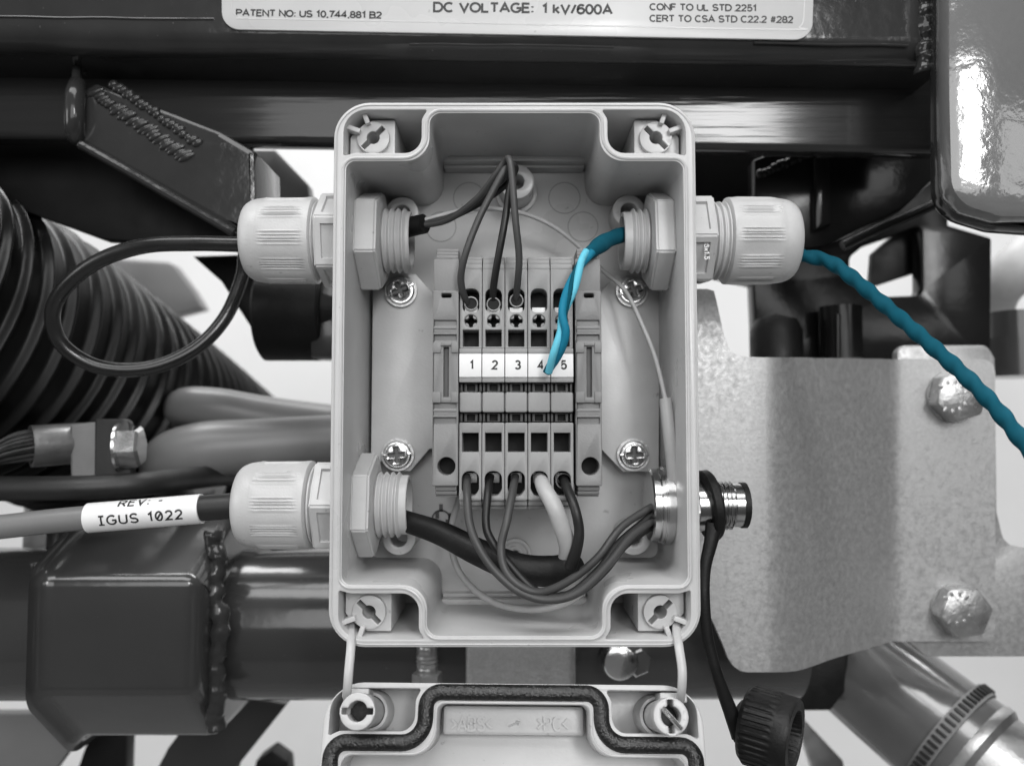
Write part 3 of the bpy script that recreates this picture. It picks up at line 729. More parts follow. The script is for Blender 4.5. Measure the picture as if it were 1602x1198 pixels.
# ------------------------------------------------------------------ terminal blocks
YT = 6.0
PW = 35.9                                             # pitch in photo pixels
k0 = (P(718, 600, YT), P(718 + PW, 600, YT)); PITCH = (k0[1] - k0[0]).x
def zt_(y, Y=YT): return P(801, y, Y).z
hw = PITCH / 2 - .06
def make_terminal():
    t = thing('terminal_block', 'x', 'terminal block', (0, YT, zt_(600)), 'numbered terminal blocks in a row')
    px = PITCH / PW
    def z(y): return zt_(y)
    R = lambda x0, x1, y0, y1, r=.15: rrect((x0 + x1) / 2 * px, (z(y0) + z(y1)) / 2, (x1 - x0) / 2 * px, abs(z(y0) - z(y1)) / 2, r, 3)
    bm = bmesh.new()
    # upper front plate with wire funnel, test hole and release window
    face = fillet([(-hw, z(544)), (hw, z(544)), (hw, z(420), .2), (-hw, z(420), .2)], 3)
    oval = fillet([(-13.2 * px, z(482), 1.5), (-8 * px, z(487.5), 1.0), (8 * px, z(487.5), 1.0), (13.2 * px, z(482), 1.5), (13.2 * px, z(450), 1.55), (-13.2 * px, z(450), 1.55)], 5)
    plus = keyhole(0, z(501), .95, 1.45, .5, 0, 180, cross=True)
    ext(bm, [face, oval, circle(0, z(501), 1.55, 36), R(-12.8, 12.8, 515, 541.5, .08)], YT + 1.2, YT + 14, .12)
    ext(bm, [circle(0, z(501), 1.52, 36), plus], YT + 1.6, YT + 6, .05)
    # rear body and top tail
    box(bm, -hw, hw, YT + 14, YT + 30, z(790), z(404), .2)
    box(bm, -hw, hw, YT + 1.5, YT + 14, z(420), z(411), .25); box(bm, -hw, hw, YT + 2.4, YT + 14, z(411), z(403), .3); box(bm, -hw, hw, YT + 3.4, YT + 14, z(403), z(397), .3)
    # marker carrier and bridge bars
    box(bm, -hw, hw, YT - .2, YT + 13.9, z(553), z(545), .2); box(bm, -hw, hw, YT + .2, YT + 13.9, z(590), z(553), .05); box(bm, -hw, hw, YT - .2, YT + 13.9, z(598), z(590), .2)
    box(bm, -hw, hw, YT + .4, YT + 13.9, z(645), z(613), .6, seg=3)
    # lower front plate
    face = fillet([(-hw, z(783), .4), (hw, z(783), .4), (hw, z(661), .3), (-hw, z(661), .3)], 3)
    arch = fillet([(-13.5 * px, z(766), 1.4), (-7 * px, z(776), 1.2), (7 * px, z(776), 1.2), (13.5 * px, z(766), 1.4), (13.5 * px, z(737), 1.75), (-13.5 * px, z(737), 1.75)], 5)
    ext(bm, [face, R(-13, 13, 677, 707, .08), arch], YT + .6, YT + 14, .15)
    box(bm, -hw, hw, YT + 2.2, YT + 13.9, z(792), z(783), .3); box(bm, -hw, hw, YT + 4, YT + 13.9, z(799), z(792), .3)
    obj('housing', bm, M_term, t)
    # black boxes that paint the shade inside the openings
    bm = bmesh.new()
    for y0, y1 in ((446, 514), (514.5, 543), (599, 612.5), (646, 660.5), (674, 710), (734, 779)):
        box(bm, -hw + .25, hw - .25, YT + 8.0, YT + 13.8, z(y1), z(y0))
    box(bm, -hw + .05, hw - .05, YT + 4.5, YT + 7.9, z(612.5), z(599)); box(bm, -hw + .05, hw - .05, YT + 4.5, YT + 7.9, z(660.5), z(646))
    obj('chamber_shade', bm, M_black, t)
    # sockets in the two bridge shafts
    for yc in (605.5, 653):
        b = bmesh.new(); zc = z(yc)
        ext(b, [rrect(0, zc, 1.55, .98, .1, 2), rrect(0, zc, .95, .78, .05, 2)], YT + 2.8, YT + 4.4, .06)
        box(b, -hw + .1, -2.0, YT + 2.6, YT + 4.4, zc - .98, zc + .98, .05); box(b, 2.0, hw - .1, YT + 2.6, YT + 4.4, zc - .98, zc + .98, .05)
        obj('bridge_socket', b, M_sock, t)
    bm = bmesh.new(); box(bm, -10.5 * px, 10.5 * px, YT + 3.2, YT + 4.2, z(486), z(478), .08); obj('clamp_spring', bm, M_white, t)
    bm = bmesh.new(); box(bm, -9 * px, 9 * px, YT + 6.6, YT + 7, z(758), z(742), .05)
    obj('clamp_spring', bm, M_steel, t)
    b = bmesh.new(); box(b, -hw + .03, hw - .03, YT - .5, YT + .19, z(590), z(553.5), .12)
    mk = obj('marker_tag', b, M_white, t)
    return t
tb = make_terminal()
labs = ['terminal block marked 1, first in the row, holding a grey wire above', 'terminal block marked 2 with black wires above and below', 'terminal block marked 3, middle of the row',
        'terminal block marked 4 with an empty upper opening and thick white wire below', 'terminal block marked 5, last in the row, behind the teal cores']
TX = []
for i in range(5):
    o = tb if i == 0 else copy_tree(tb)
    x = k0[0].x + PITCH * (i + .5); TX.append(x)
    o.location = Vector((x, YT, zt_(600))) * S
    o['label'] = labs[i]
for o in [q for q in COL.objects if q.name.startswith('terminal_block')]:
    pass
roots = [tb] + [q for q in COL.objects if q.name.startswith('terminal_block.')]
roots.sort(key=lambda q: q.location.x)
for i, o in enumerate(roots):
    mk = [c for c in o.children if c.name.startswith('marker_tag')][0]
    n = str(i + 1); w = .30 if n == '1' else .55
    A = Vector((-w + .35, 0, zt_(578.5))); B = Vector((w + .35, 0, zt_(578.5)))
    ORG[mk.name] = Vector((0, YT, zt_(600)))
    obj('printed_number', text_bm(n, A, B, 2.25, YT - .5, .19, .03), M_ink, mk)
# end brackets
def make_end():
    t = thing('end_bracket', 'x', 'end bracket', (0, YT, zt_(600)), 'end brackets of the terminal row')
    z = zt_; px = PITCH / PW; w = 20.2 * px; bm = bmesh.new()
    def R(x0, x1, y0, y1, r=.2): return rrect((x0 + x1) / 2 * px, (z(y0) + z(y1)) / 2, (x1 - x0) / 2 * px, abs(z(y0) - z(y1)) / 2, r, 3)
    main = fillet([(-w, z(760), .3), (w, z(760), .3), (w, z(455), .3), (-w, z(455), .3)], 3)
    grooves = [R(-19, 17, 501, 510), R(-19, 17, 524, 533), R(-19, 17, 630, 639), R(-19, 17, 653, 663)]
    ext(bm, [main, rrect(1 * px, z(451 + 5), 8 * px, .75, .6, 4) if 0 else R(-7, 9, 459, 466, .4), R(-3, 5, 543, 621, .1), circle(2 * px, z(729), 14 * px, 36)] + grooves, YT - .2, YT + 12, .2)
    ext(bm, [main], YT + 12, YT + 30, .1)
    box(bm, -w, w, YT + 1.2, YT + 12, z(455), z(403), .3)
    for k, (ya, yb, dy) in enumerate(((403, 397, 1.6), (397, 391, 2.2), (391, 385, 2.8))): box(bm, -w + .5, w - .2, YT + dy, YT + 12, z(ya), z(yb), .3)
    for k, (ya, yb, dy) in enumerate(((768, 760, 1.4), (775, 768, 2.4), (779, 775, 3.4))): box(bm, -w + .5, w - .4, YT + dy, YT + 12, z(ya), z(yb), .3)
    # raised frame round the screwdriver slot
    box(bm, -w, -7 * px, YT - .7, YT - .1, z(552), z(536), .2); box(bm, 9 * px, w, YT - .7, YT - .1, z(552), z(536), .2); box(bm, -7.2 * px, 9.2 * px, YT - .7, YT - .1, z(541), z(536), .15)
    box(bm, -w, -7 * px, YT - .7, YT - .1, z(630), z(613), .2); box(bm, 9 * px, w, YT - .7, YT - .1, z(630), z(613), .2)
    for y in (512, 521, 641, 650): box(bm, -19.2 * px, 17.2 * px, YT - .45, YT - .1, z(y + 2.5), z(y), .12)
    obj('body', bm, M_brk, t)
    bm = bmesh.new()
    box(bm, -2.7 * px, 4.7 * px, YT + 1.2, YT + 2, z(620.5), z(543.5)); obj('slot_blade', bm, M_dim, t)
    bm = bmesh.new(); lathe(bm, [(0, 13.9 * px), (.5, 13.9 * px), (.5, 0)], 32, axis_to((2 * px, YT + 6, z(729)), (0, -1, 0))); obj('hole_bottom', bm, M_black, t)
    bm = bmesh.new(); box(bm, -6.8 * px, 8.8 * px, YT + 4, YT + 5, z(466), z(459)); obj('notch_bottom', bm, M_black, t)
    bm = bmesh.new()
    for ya, yb in ((501, 510), (524, 533), (630, 639), (653, 663)): box(bm, -18.9 * px, 16.9 * px, YT + .6, YT + 3, z(yb), z(ya))
    obj('rib_recess', bm, M_brk, t)
    return t
eb = make_end()
for i, (x, w) in enumerate(((697, 'left'), (921, 'right'))):
    o = eb if i == 0 else copy_tree(eb)
    o.location = Vector((P(x, 600, YT).x, YT, zt_(600))) * S
    o['label'] = ('dark grey slotted end bracket beside terminal 1', 'dark grey slotted end bracket beside terminal 5')[i]
# ------------------------------------------------------------------ cable glands
YG = 20.0
def ribs(t, th, t0, t1):
    if not (t0 < t < t1): return 0
    a = (th / (math.pi / 5.0)) % 1.0
    v = -.30 * (abs(math.sin(th * 3)) ** 6)
    if a < .50: v += .17 * (1 if math.sin(a / .50 * math.pi * 2 * 4.5) > 0 else -1)
    return v
def make_gland(z, out, cap0, cap1, hex1, nut1, thr1, rot, label, wx, wi):
    """out = +1 cap to the right, -1 to the left; distances along x in mm measured from world x"""
    c = Vector((0, YG, z)); t = thing('cable_gland', label, 'cable gland', Vector(((cap0 + cap1) / 2, YG, z - 10.7)), 'cable glands')
    def M(x0): return Matrix.Translation((x0, YG, z)) @ (Matrix.Identity(4) if out > 0 else Matrix.Rotation(math.pi, 4, 'Z'))
    L = abs(cap1 - cap0)
    ts = [0, .001, .5, .8]; prof = [(0, 7.5), (0, 10.0), (.5, 10.75), (.9, 10.8), (1.6, 10.8)]
    n1 = L - 5.5
    for k in range(1, 9): prof.append((1.6 + (n1 - 1.6) * k / 8, 10.8 - .10 * k / 8))
    prof += [(n1 + .3, 10.6)]
    for k in range(1, 11):
        a = k / 10 * math.pi / 2 * .94; prof.append((n1 + .3 + 5.2 * math.sin(a), 7.0 + 3.55 * math.cos(a) ** .75))
    prof += [(L, 6.6), (L, 4.2), (L - 4, 4.0), (L - 4, 0)]
    bm = bmesh.new(); lathe(bm, prof, 240, M(cap0), rmod=lambda tt, th: ribs(tt, th + rot, 1.7, n1 - .2))
    obj('dome_nut', bm, M_gland, t, ang=40)
    # neck thread
    bm = bmesh.new(); nl = abs(cap0 - hex1) + 1.5; pr = [(0, 0), (0, 9.0)]
    s = 0
    while s < nl: pr += [(s + .35, 9.0), (s + .7, 9.75), (s + 1.05, 9.75), (s + 1.4, 9.0)]; s += 1.4
    pr.append((s, 0)); lathe(bm, pr, 56, M(hex1)); obj('neck', bm, M_gland, t)
    # hex body outside the wall with windows in its flats
    b = bmesh.new(); lathe(b, [(0, 11.9), (abs(hex1 - wx), 11.9)], 6, M(wx), a0=rot)
    bmesh.ops.bevel(b, geom=b.edges[:], offset=.45, segments=3, affect='EDGES')
    b.faces.ensure_lookup_table()
    side = sorted(b.faces, key=lambda f: -f.calc_area()); side = [f for f in side if len(f.verts) == 4 and abs(f.normal.x) < .1][:6]
    r = bmesh.ops.inset_individual(b, faces=side, thickness=1.9)
    r = bmesh.ops.inset_individual(b, faces=side, thickness=.25, depth=-.75)
    bm = bmesh.new(); join(bm, b)
    hx = obj('hex_body', bm, M_gland, t)
    # locknut inside
    b = bmesh.new(); lathe(b, [(0, 12.9), (abs(nut1 - wi) - .7, 12.9), (abs(nut1 - wi), 11.6), (abs(nut1 - wi), 7.7)], 6, Matrix.Translation((wi, YG, z)) @ (Matrix.Identity(4) if out < 0 else Matrix.Rotation(math.pi, 4, 'Z')), a0=rot * 0 + .52 + .12 * out)
    bmesh.ops.bevel(b, geom=b.edges[:], offset=.4, segments=3, affect='EDGES'); bm = bmesh.new(); join(bm, b); obj('lock_nut', bm, M_gland, t)
    # inner thread, hollow
    T = abs(thr1 - nut1) + .4; pr = [(0, 6.3), (0, 7.2)]; s = .2
    while s < T - 2.0: pr += [(s, 7.25), (s + .62, 8.05), (s + .82, 8.05), (s + 1.45, 7.25)]; s += 1.55
    pr += [(T - .2, 7.25), (T, 7.1), (T, 6.2), (T - 8, 6.0), (T - 8, 0)]
    bm = bmesh.new(); lathe(bm, pr, 64, Matrix.Translation((nut1 + .4 * out, YG, z)) @ (Matrix.Identity(4) if out < 0 else Matrix.Rotation(math.pi, 4, 'Z'))); obj('thread', bm, M_gland, t)
    # moulded size mark in the window facing front
    x0, x1 = sorted((wx, hex1)); xm = (x0 + x1) / 2
    return t, hx, xm
LW, LI, RW, RI = BX - 41.3, BX - 38.45, BX + 41.3, BX + 38.45
zU = P(500, 377, YG).z; zU2 = P(1150, 377.5, YG).z; zL = P(490, 789, YG).z
X = lambda px, Y=11.0, py=377: P(px, py, Y).x
g1, h1, xm1 = make_gland(zU, -1, X(485), X(368), X(491), X(593), X(637), .30, 'upper left cable gland with a black looped cable', LW - .02, LI + .02)
g2, h2, xm2 = make_gland(zU2, 1, X(1146), X(1262), X(1121), X(1021), X(980), .10, 'right cable gland with the teal cable and longer exposed neck', RW + .02, RI - .02)
g3, h3, xm3 = make_gland(zL, -1, X(477, py=789), X(356, py=789), X(486, py=789), X(582, py=789), X(633, py=789), .06, 'lower left cable gland taking the cable with a printed sleeve', LW - .02, LI + .02)
# size mark standing in a flat of the right gland
tm = text_bm('M16x1.5', Vector((0, 0, 0)), Vector((5.6, 0, 0)), 1.25, 0, .17, .2)
fc = P(1105, 388, 10.2)
for v in tm.verts: v.co = Vector((fc.x + v.co.z - .6, 10.0 + v.co.y, fc.z + 2.8 - v.co.x))
obj('size_mark', tm, M_white, h2)

# ------------------------------------------------------------------ round metal connector
zM = P(1100, 790, YG).z
mc = thing('round_connector', 'threaded nickel round connector through the right wall', 'connector', (P(1095, 790, YG).x, YG, zM - 9))
def MX(px): return Matrix.Translation((P(px, 790, 13).x, YG, zM))
mm = lambda a, b: P(b, 790, 13).x - P(a, 790, 13).x
bm = bmesh.new(); lathe(bm, [(0, 6.5), (0, 8.6), (.4, 9.0), (mm(1022, 1034), 9.0), (mm(1022, 1034), 8.2), (mm(1022, 1037), 8.2), (mm(1022, 1037), 9.1), (mm(1022, 1042), 9.1), (mm(1022, 1042), 6), (2.5, 6), (2.5, 0)], 64, MX(1022)); obj('flange', bm, M_nickel, mc)
b = bmesh.new(); lathe(b, [(0, 9.7), (RI - .02 - P(1042, 790, 13).x, 9.7)], 40, MX(1042)); bmesh.ops.bevel(b, geom=[e for e in b.edges if e.calc_face_angle(0) > .6], offset=.3, segments=2, affect='EDGES'); bm = bmesh.new(); join(bm, b); obj('inner_ring', bm, M_nickel, mc)
b = bmesh.new(); lathe(b, [(0, 9.2), (2.6, 9.2), (3.2, 8.2), (3.2, 0)], 6, Matrix.Translation((RW + .02, YG, zM)), a0=.15); bm = bmesh.new(); bmesh.ops.bevel(b, geom=b.edges[:], offset=.3, segments=2, affect='EDGES'); join(bm, b); obj('hex_nut', bm, M_steel, mc)
x0 = RW + 3.2; pr = [(0, 0), (0, 6.3), (3.0, 6.3), (3.0, 5.6)]; s = 3.2; T = P(1172, 790, 14).x - x0
while s < T - 3.0: pr += [(s, 5.45), (s + .45, 6.0), (s + .55, 6.0), (s + 1.0, 5.45)]; s += 1.02
pr += [(s, 5.35), (T - .5, 5.35), (T - .4, 0)]
bm = bmesh.new(); lathe(bm, pr, 56, Matrix.Translation((x0, YG, zM))); obj('threaded_barrel', bm, M_nickel, mc)
bm = bmesh.new(); lathe(bm, [(0, 5.6), (1.3, 5.6), (1.5, 5.2), (1.5, 4.4), (.3, 4.4), (.3, 0)], 40, Matrix.Translation((x0 + T - .5, YG, zM))); obj('seal_ring', bm, M_rubber, mc)
# tethered dust cap
dc = thing('dust_cap', 'black knurled dust cap hanging on its rubber tether', 'dust cap', P(1205, 1200, 14))
xr = P(1117, 790, 14).x
bm = bmesh.new()
M_r = Matrix.Translation((xr, YG, zM)) @ Matrix.Rotation(.10, 4, 'Z') @ Matrix.Rotation(-.13, 4, 'Y')
lathe(bm, [(-1.3, 6.0), (-1.3, 8.3), (-.8, 8.7), (.8, 8.7), (1.3, 8.3), (1.3, 6.0), (-1.3, 6.0)], 48, M_r); obj('tether_ring', bm, M_rubber, dc)
bm = bmesh.new()
tube(bm, spline(PP([(1117, 820, 15), (1112, 848, 14), (1103, 890, 13), (1102, 940, 12), (1108, 1000, 12), (1122, 1055, 12), (1142, 1110, 13), (1158, 1150, 14)]), 10), [2.2, 1.7, 1.4, 1.35, 1.35, 1.4, 1.7, 2.2], 12, flat=.7); obj('tether', bm, M_rubber, dc)
L = 11.6; cdn = Vector((.83, -.54, -.10)).normalized()
Mc = axis_to(P(1205, 1142, 13) - cdn * (L / 2), cdn)
kn = lambda t, th: .13 * (1 if math.sin(th * 36) > 0 else -1) if 1.0 < t < L * .66 else 0
bm = bmesh.new(); lathe(bm, [(0, 0), (0, 8.0), (.8, 8.7), (1.2, 9.0), (3, 9.0), (6, 9.0), (L * .64, 9.0), (L * .68, 8.95), (L * .72, 8.9), (L * .94, 8.9), (L, 8.4), (L, 6.2), (L - .6, 5.9), (L - 8, 5.8), (L - 8, 0)], 216, Mc, rmod=kn); obj('cap', bm, M_rubber, dc, ang=40)
bm = bmesh.new(); lathe(bm, [(-2.2, 0), (-2.2, 4), (-1.6, 5), (-.02, 5), (-.02, 0)], 32, Mc); obj('swivel', bm, M_rubber, dc)

# ------------------------------------------------------------------ lid hanging below
LT = math.radians(-19.0)                                # it hangs on its straps with its lower end towards us
piv = P(801, 1069, 1); ZL = piv.z
LX, LZ = BX - .2, ZL - 61.4
RLt = Matrix.Translation((LX, 1, ZL)) @ Matrix.Rotation(math.radians(.55), 4, 'Y') @ Matrix.Rotation(LT, 4, 'X') @ Matrix.Translation((-LX, -1, -ZL)); RLi = RLt.inverted()
def PL(px, py, d=0.0):
    """photo pixel on the lid plane d mm behind its rim, in the lid's own upright coordinates"""
    e = RLi @ CP; f = RLi @ P(px, py, 0); r = f - e
    return e + r * ((1 + d - e.y) / r.y)
lid = thing('box_lid', 'upturned light grey lid with black gasket hanging below the box', 'lid', (LX, 1, ZL))
lid.rotation_euler = (Matrix.Rotation(math.radians(.55), 4, 'Y') @ Matrix.Rotation(LT, 4, 'X')).to_euler()
BX_, BZ_ = BX, BZ
BX, BZ = LX, LZ
gx = LX - PL(666, 1120).x; gz = PL(801, 1083).z - LZ; nz = PL(600, 1161).z - LZ; ox = 39.3
cavL = [(-ox + 2.3, nz - 2.6, 2.4), (-gx + 2.6, nz - 2.6, 6.6), (-gx + 2.6, gz - 2.4, 1.8)]
pocL = [(-40.2, nz + 1.2, .4), (-38.0, nz + 2.3, 3), (-gx - 2.4, nz + 2.3, 4.4), (-gx - 2.4, gz - 1.6, 2.6), (-gx - 1.2, 60.2, .4), (-40.2, 60.2, 7.0)]
bm = bmesh.new(); ext(bm, [rrect(LX, LZ, 41.5, 61.4, 8.4, 10), fillet(cavity(cavL), 8)] + pockets(pocL), 1, 13, .25); obj('rim', bm, M_box, lid)
bm = bmesh.new(); ext(bm, [rrect(LX, LZ, 41.45, 61.35, 8.4, 10)], 13.003, 15.5, .3)
obj('top_panel', bm, M_box, lid)
bm = bmesh.new(); zb0 = PL(801, 1150, 9).z
box(bm, -gx + LX + 3.2, LX + gx - 3.2, 9, 12.95, zb0, LZ + gz - 2.6, .9, seg=4); obj('text_step', bm, M_box, lid)
bm = bmesh.new(); gp = [Vector((x, 1.0, z)) for x, z in fillet(cavity([(-ox, nz, 3.2), (-gx, nz, 6.0), (-gx, gz, 3.2)]), 10)]
tube(bm, gp, 1.75, 14, closed=True, flat=.75); obj('gasket', bm, M_foam, lid)
bm = bmesh.new(); tube(bm, [Vector((x, .95, z)) for x, z in fillet(cavity([(-ox + 2.1, nz - 2.2, 2.6), (-gx + 2.2, nz - 2.2, 6.6), (-gx + 2.2, gz - 2.1, 2.0)]), 8)], .3, 8, closed=True); obj('sealing_lip', bm, M_box, lid)
for i, (x, y, ang) in enumerate(((559, 1112, 0), (1050, 1120, 90))):
    q = PL(x, y, -10); b = bmesh.new()
    hole = keyhole(0, 0, 2.05, 3.3, .62, math.radians(ang), 96)
    MM = Matrix.Translation((q.x, 0, q.z))
    ext(b, [circle(0, 0, 3.7, 48), hole], -9, -3, .35, MM)
    lathe(b, [(-.01, 3.68), (-6, 3.4), (-14, 3.2), (-15.9, 3.2), (-15.9, 0)], 40, Matrix.Translation((q.x, -3.01, q.z)) @ axis_to((0, 0, 0), (0, -1, 0)))
    sc = obj('captive_screw', b, M_box, lid)
    b = bmesh.new(); lathe(b, [(0, 4.9), (5, 4.6), (6, 4.1), (6, 3.5), (0, 3.5)], 40, axis_to((q.x, 12.95, q.z), (0, -1, 0))); obj('screw_guide', b, M_box, lid)
    b = bmesh.new(); lathe(b, [(0, 2.4), (.3, 2.4), (.3, 0)], 24, axis_to((q.x, -3.2, q.z), (0, -1, 0))); obj('screw_core', b, M_rubber, sc)
    if i == 1:
        b = bmesh.new(); a = PL(1036, 1107, -10.5); c = PL(1066, 1140, -10.5); tube(b, spline([a, (a + c) / 2 + Vector((0, -.3, 0)), c], 6), .55, 10); obj('screw_tip', b, M_chrome, sc)
for pts in ([(549, 962, 12), (549, 985, 4), (549, 1010, -2), (546, 1045, -4), (544, 1070, -4), (543, 1088, -2), (546, 1104, 3)], [(1059, 955, 12), (1058, 980, 4), (1062, 1010, -2), (1067, 1045, -4), (1067, 1070, -4), (1065, 1090, -2), (1060, 1110, 3)]):
    b = bmesh.new(); tube(b, spline([RLi @ p for p in PP(pts)], 10), 1.0, 12, flat=.8); obj('retaining_strap', b, M_box, lid)
    sg = 1 if pts[0][0] < 800 else -1
    q = PL(548 if sg > 0 else 1062, 1083 if sg > 0 else 1090, 1)
    b = bmesh.new(); box(b, q.x - 1.6 if sg > 0 else q.x - 4.4, q.x + 4.4 if sg > 0 else q.x + 1.6, .6, 8, q.z - 1.2, q.z + .9, .5, seg=3); obj('strap_foot', b, M_box, lid)
yf = 9.0
for s, x0, x1 in (('>ABS<', 706, 769), ('>PC<', 841, 889)):
    A, B = PL(x0, 1144, 8), PL(x1, 1144, 8)
    obj('moulded_text', text_bm(s, A, B, 3.3, yf, .15, .55), M_box, lid)
q = PL(804, 1132, 8); b = bmesh.new(); ext(b, [circle(q.x, q.z, 1.8, 36), circle(q.x, q.z, 1.6, 36)], yf - .15, yf + .05, 0)
tube(b, [Vector((q.x - 1.2, yf, q.z - .5)), Vector((q.x + 1.2, yf, q.z + .5))], .22, 8); tube(b, [Vector((q.x + .4, yf, q.z + .65)), Vector((q.x + 1.25, yf, q.z + .52)), Vector((q.x + .8, yf, q.z - .2))], .2, 8)
obj('date_mark', b, M_box, lid)
BX, BZ = BX_, BZ_

# ------------------------------------------------------------------ cables
# upper left: looped cable with cores
cb = thing('looped_cable', 'black cable looping outside the upper left gland, its cores fanning to terminals 1 to 3', 'cable', P(240, 585, 35))
bm = wire([(470, 380, 20), (420, 382, 20), (370, 382, 20), (300, 381, 20), (225, 385, 21), (155, 408, 23), (103, 448, 26), (82, 492, 29), (98, 540, 32), (155, 574, 35), (232, 576, 38), (302, 548, 41), (350, 500, 44), (377, 440, 47), (383, 400, 49), (384, 340, 52), (386, 280, 58), (388, 215, 60)], 1.95, 20)
obj('outer_sheath', bm, M_sheath2, cb)
bm = wire([(590, 370, 20), (630, 358, 18), (664, 350, 15)], [2.6, 2.5, 2.4], 20, 8); obj('sheath_end', bm, M_rubber, cb)
bm = wire([(650, 354, 16), (700, 344, 14), (745, 312, 9), (775, 275, 4), (790, 253, 2), (797, 250, 0), (801, 275, -1), (806, 340, -1), (812, 400, 1), (810, 440, 4), (806, 478, 11)], .82); obj('core_wire', bm, M_grey_w, cb)
bm = wire([(650, 350, 16.5), (705, 340, 15), (752, 312, 11), (785, 282, 7), (802, 262, 5), (797, 258, 3), (786, 272, 2), (768, 305, 2), (748, 345, 2), (729, 395, 2), (721, 435, 4), (727, 465, 7), (739, 482, 12)], .82); obj('core_wire', bm, M_grey_w, cb)
bm = wire([(650, 356, 15.5), (700, 342, 15.5), (750, 318, 12), (790, 290, 9), (805, 268, 7), (804, 263, 5), (798, 290, 3), (790, 345, 2), (780, 400, 3), (772, 450, 6), (772, 482, 12)], .86); o = obj('core_wire', bm, M_blk_w, cb); o['label'] = 'black core wire going to terminal 2'
bm = wire([(650, 348, 16), (690, 337, 16), (730, 328, 19), (775, 327, 23), (825, 336, 26), (868, 356, 28), (905, 385, 29.5), (925, 405, 30), (945, 425, 28), (978, 455, 24), (1003, 505, 20), (1025, 560, 17), (1041, 625, 14), (1043, 635, 14)], .58); o = obj('drain_wire', bm, M_wht_w, cb); o['label'] = 'thin pale wire arching right to a sleeve'
bm = wire([(1041, 624, 14), (1047, 680, 13), (1055, 756, 14)], 1.55, 16); obj('shrink_sleeve', bm, M_pale, cb)
# collars of ferrules in the upper openings
for i, x in enumerate((738, 773, 808)):
    pass
# teal cable
tl = thing('teal_cable', 'twisted teal cable through the right gland with cores folded down over the terminals', 'cable', P(1420, 700, 5))
bm = wire([(1225, 396, 20), (1262, 401, 20), (1298, 410, 18), (1335, 436, 14), (1400, 491, 8), (1462, 545, 2), (1520, 598, -4), (1562, 643, -8), (1602, 693, -12), (1660, 768, -16)], 1.72, 28, 24, rfun=lambda s, th: 1 + .11 * math.cos(2 * th - s * 1.2))
obj('outer_sheath', bm, M_teal, tl)
bm = wire([(1030, 362, 20), (982, 366, 18), (955, 374, 13), (935, 386, 8), (918, 400, 4)], [1.9, 1.85, 1.9, 2.0, 1.2], 20, 12, rfun=lambda s, th: 1 + .05 * math.cos(2 * th - s * .8)); obj('jacket_end', bm, M_teal, tl)
mid = spline(PP([(922, 394, 3.5), (908, 415, 1), (892, 455, -1), (880, 492, -2), (881, 520, -2.4), (872, 550, -1.2), (857, 582, 2.5)]), 14)
def strand(r, off, ph, k):
    L = 0; out = []
    for i, p in enumerate(mid):
        if i: L += (p - mid[i - 1]).length
        a = ph + L * k; out.append(p + Vector((math.cos(a) * off, math.sin(a) * off, 0)))
    b = bmesh.new(); tube(b, out, r, 14); return b
obj('core_wire', strand(.92, .72, .3, .24), M_teal2, tl)
o = obj('core_wire', strand(.86, .78, 3.44, .24), M_cyan, tl); o['label'] = 'light cyan core twisted round the teal one'
obj('core_wire', strand(.62, .55, 1.8, .24), M_teal, tl)
# lower left: printed cable
pc = thing('printed_cable', 'grey cable with a white printed sleeve entering the lower left gland', 'cable', P(240, 830, 20))
bm = wire([(-80, 830, 20), (0, 824, 20), (80, 815, 20), (180, 806, 20), (330, 794, 20), (400, 790, 20), (470, 789, 20)], 3.0, 24); obj('outer_sheath', bm, M_gcable, pc)
bm = wire([(300, 796, 20), (330, 793.5, 20), (380, 790, 20)], 3.2, 24); obj('dark_boot', bm, M_sheath, pc)
A = P(139, 810, 20); B = P(316, 795.5, 20); dx = (B - A).normalized(); RL = 3.65
bm = bmesh.new(); tube(bm, [A + (B - A) * (k / 12) for k in range(13)], RL, 40)
ls = obj('printed_sleeve', bm, M_white, pc)
def wrap(s, x0, x1, h0, h):
    """letters bent round the sleeve; x0..x1 along it in mm, h0 arc height above its centre line"""
    t = text_bm(s, Vector((x0, 0, 0)), Vector((x1, 0, 0)), h, 0, .17, .03, .30, .62, .25)
    zu = Vector((0, 0, 1)); up = (zu - dx * zu.dot(dx)).normalized(); fr_ = up.cross(dx).normalized()
    if fr_.y > 0: fr_ = -fr_
    for v in t.verts:
        a = (v.co.z + h0) / RL; v.co = A + dx * v.co.x + up * (math.sin(a) * (RL + .04)) + fr_ * (math.cos(a) * (RL + .04))
    return t
sx = (B - A).length / 177.
obj('printed_text', wrap('JGUS 1Q22', 26 * sx, 154 * sx, -2.0, 2.6), M_ink, ls)
obj('printed_text', wrap('REV: -', 55 * sx, 122 * sx, 2.3, 2.6), M_ink, ls)
bm = wire([(560, 792, 20), (600, 802, 20), (635, 815, 18), (690, 834, 14.5), (750, 864, 11), (810, 888, 9), (860, 893, 8), (893, 886, 6), (906, 880, 5)], [2.5, 2.5, 2.6, 2.9, 3.2, 3.5, 3.6, 3.2, 2.2], 24); obj('inner_sheath', bm, M_rubber, pc)
bm = wire([(874, 898, 10), (882, 880, 7), (887, 855, 4), (878, 822, 2), (866, 790, 1.5), (852, 765, 4), (845, 748, 10)], [1.3, 1.6, 1.9, 2.0, 1.95, 1.8, 1.6], 18); o = obj('core_wire', bm, M_wht_w, pc); o['label'] = 'thick white core going up to terminal 4'
bm = wire([(893, 886, 3.5), (902, 858, 1.5), (906, 830, .5), (900, 797, .5), (889, 768, 4), (881, 748, 10)], [1.5, 1.3, 1.15, 1.1, 1.1, 1.1], 16); o = obj('core_wire', bm, M_blk_w, pc); o['label'] = 'black core going up to terminal 5'
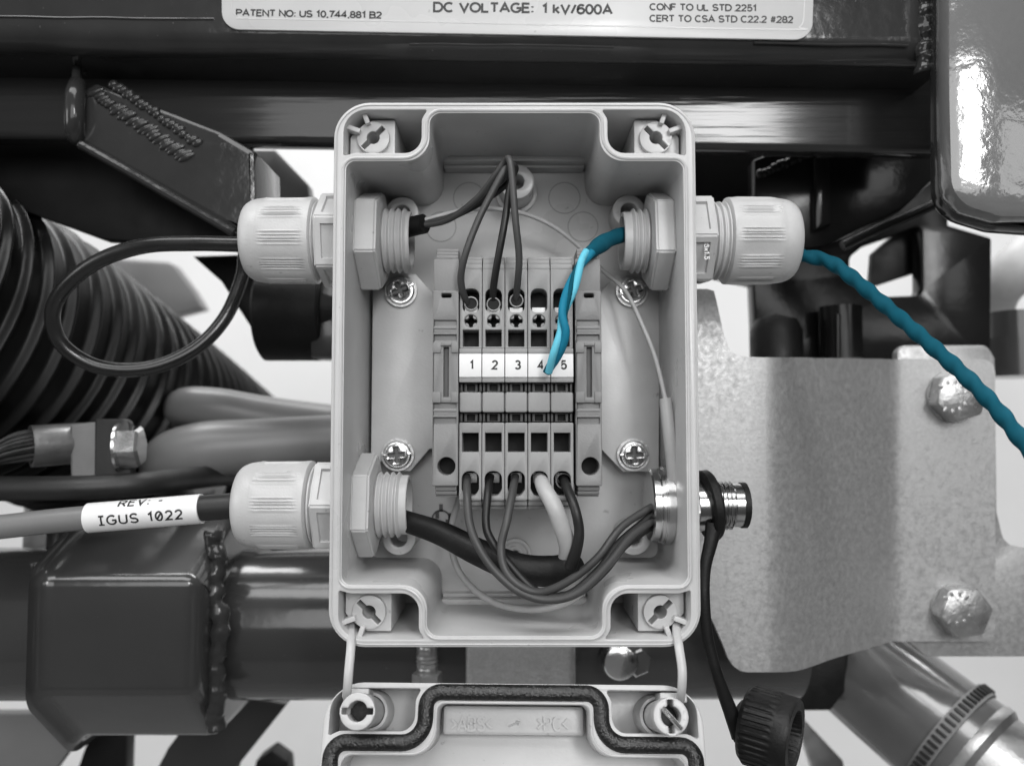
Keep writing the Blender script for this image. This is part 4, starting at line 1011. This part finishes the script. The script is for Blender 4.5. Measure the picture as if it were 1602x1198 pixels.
# connector leads
cl = thing('connector_leads', 'dark and pale leads looping from the round connector to terminals 1 to 3', 'wire', P(850, 940, 5))
bm = wire([(730, 745, 10), (731, 775, 4), (734, 815, 1), (746, 850, -1), (772, 890, -2), (812, 925, -3), (858, 938, -3), (905, 926, -1), (950, 884, 4), (988, 838, 10), (1035, 806, 18)], .95); obj('lead', bm, M_grey_w, cl)
bm = wire([(767, 745, 10), (763, 775, 5), (760, 815, 3), (767, 842, 2), (795, 880, 1), (840, 925, -1), (888, 930, 0), (935, 893, 4), (972, 846, 10), (1035, 794, 18)], .95); o = obj('lead', bm, M_blk_w, cl); o['label'] = 'black lead from terminal 2'
bm = wire([(806, 745, 10), (801, 775, 4), (793, 815, 0), (784, 855, -1), (790, 890, -2), (812, 915, -3), (846, 926, -2.5), (890, 908, 2), (935, 872, 7), (975, 822, 12), (1035, 784, 18)], .95); obj('lead', bm, M_grey_w, cl)
bm = wire([(806, 922, 1.0), (850, 936, 1.5), (900, 930, 2), (945, 895, 6.5), (980, 852, 12), (1035, 814, 18)], .8); obj('lead', bm, M_blk_w, cl)
bm = wire([(722, 770, 26), (712, 800, 26), (705, 840, 26), (714, 885, 25), (740, 920, 22), (780, 945, 18), (825, 953, 14), (870, 948, 10), (905, 930, 8), (945, 885, 9)], .85); o = obj('lead', bm, M_wht_w, cl); o['label'] = 'pale lead looping under the dark ones'
# crimp collars in the wire openings
for x, y in ((737, 475), (772, 476), (808, 470)):
    q = P(x, y, 8.0); b = bmesh.new(); lathe(b, [(0, 1.36), (-.15, 1.5), (0, 1.66), (1.0, 1.62), (1.0, 1.36), (0, 1.36)], 36, axis_to(q, (0, 1, .25))); f = obj('wire_ferrule', b, M_wht_w, cb)
    b = bmesh.new(); lathe(b, [(.5, 1.34), (.9, 1.34), (.9, 0), (.5, 0)], 24, axis_to(q, (0, 1, .25))); obj('ferrule_dark_plug', b, M_sheath, f)  # black plug added to darken the inside of the collar
q = P(882, 752, 8.0); b = bmesh.new(); lathe(b, [(0, 1.6), (0, 1.9), (2.5, 1.8), (2.5, 1.6), (0, 1.6)], 28, axis_to(q, (0, 1, -.2))); obj('wire_ferrule', b, M_grey_w, pc)
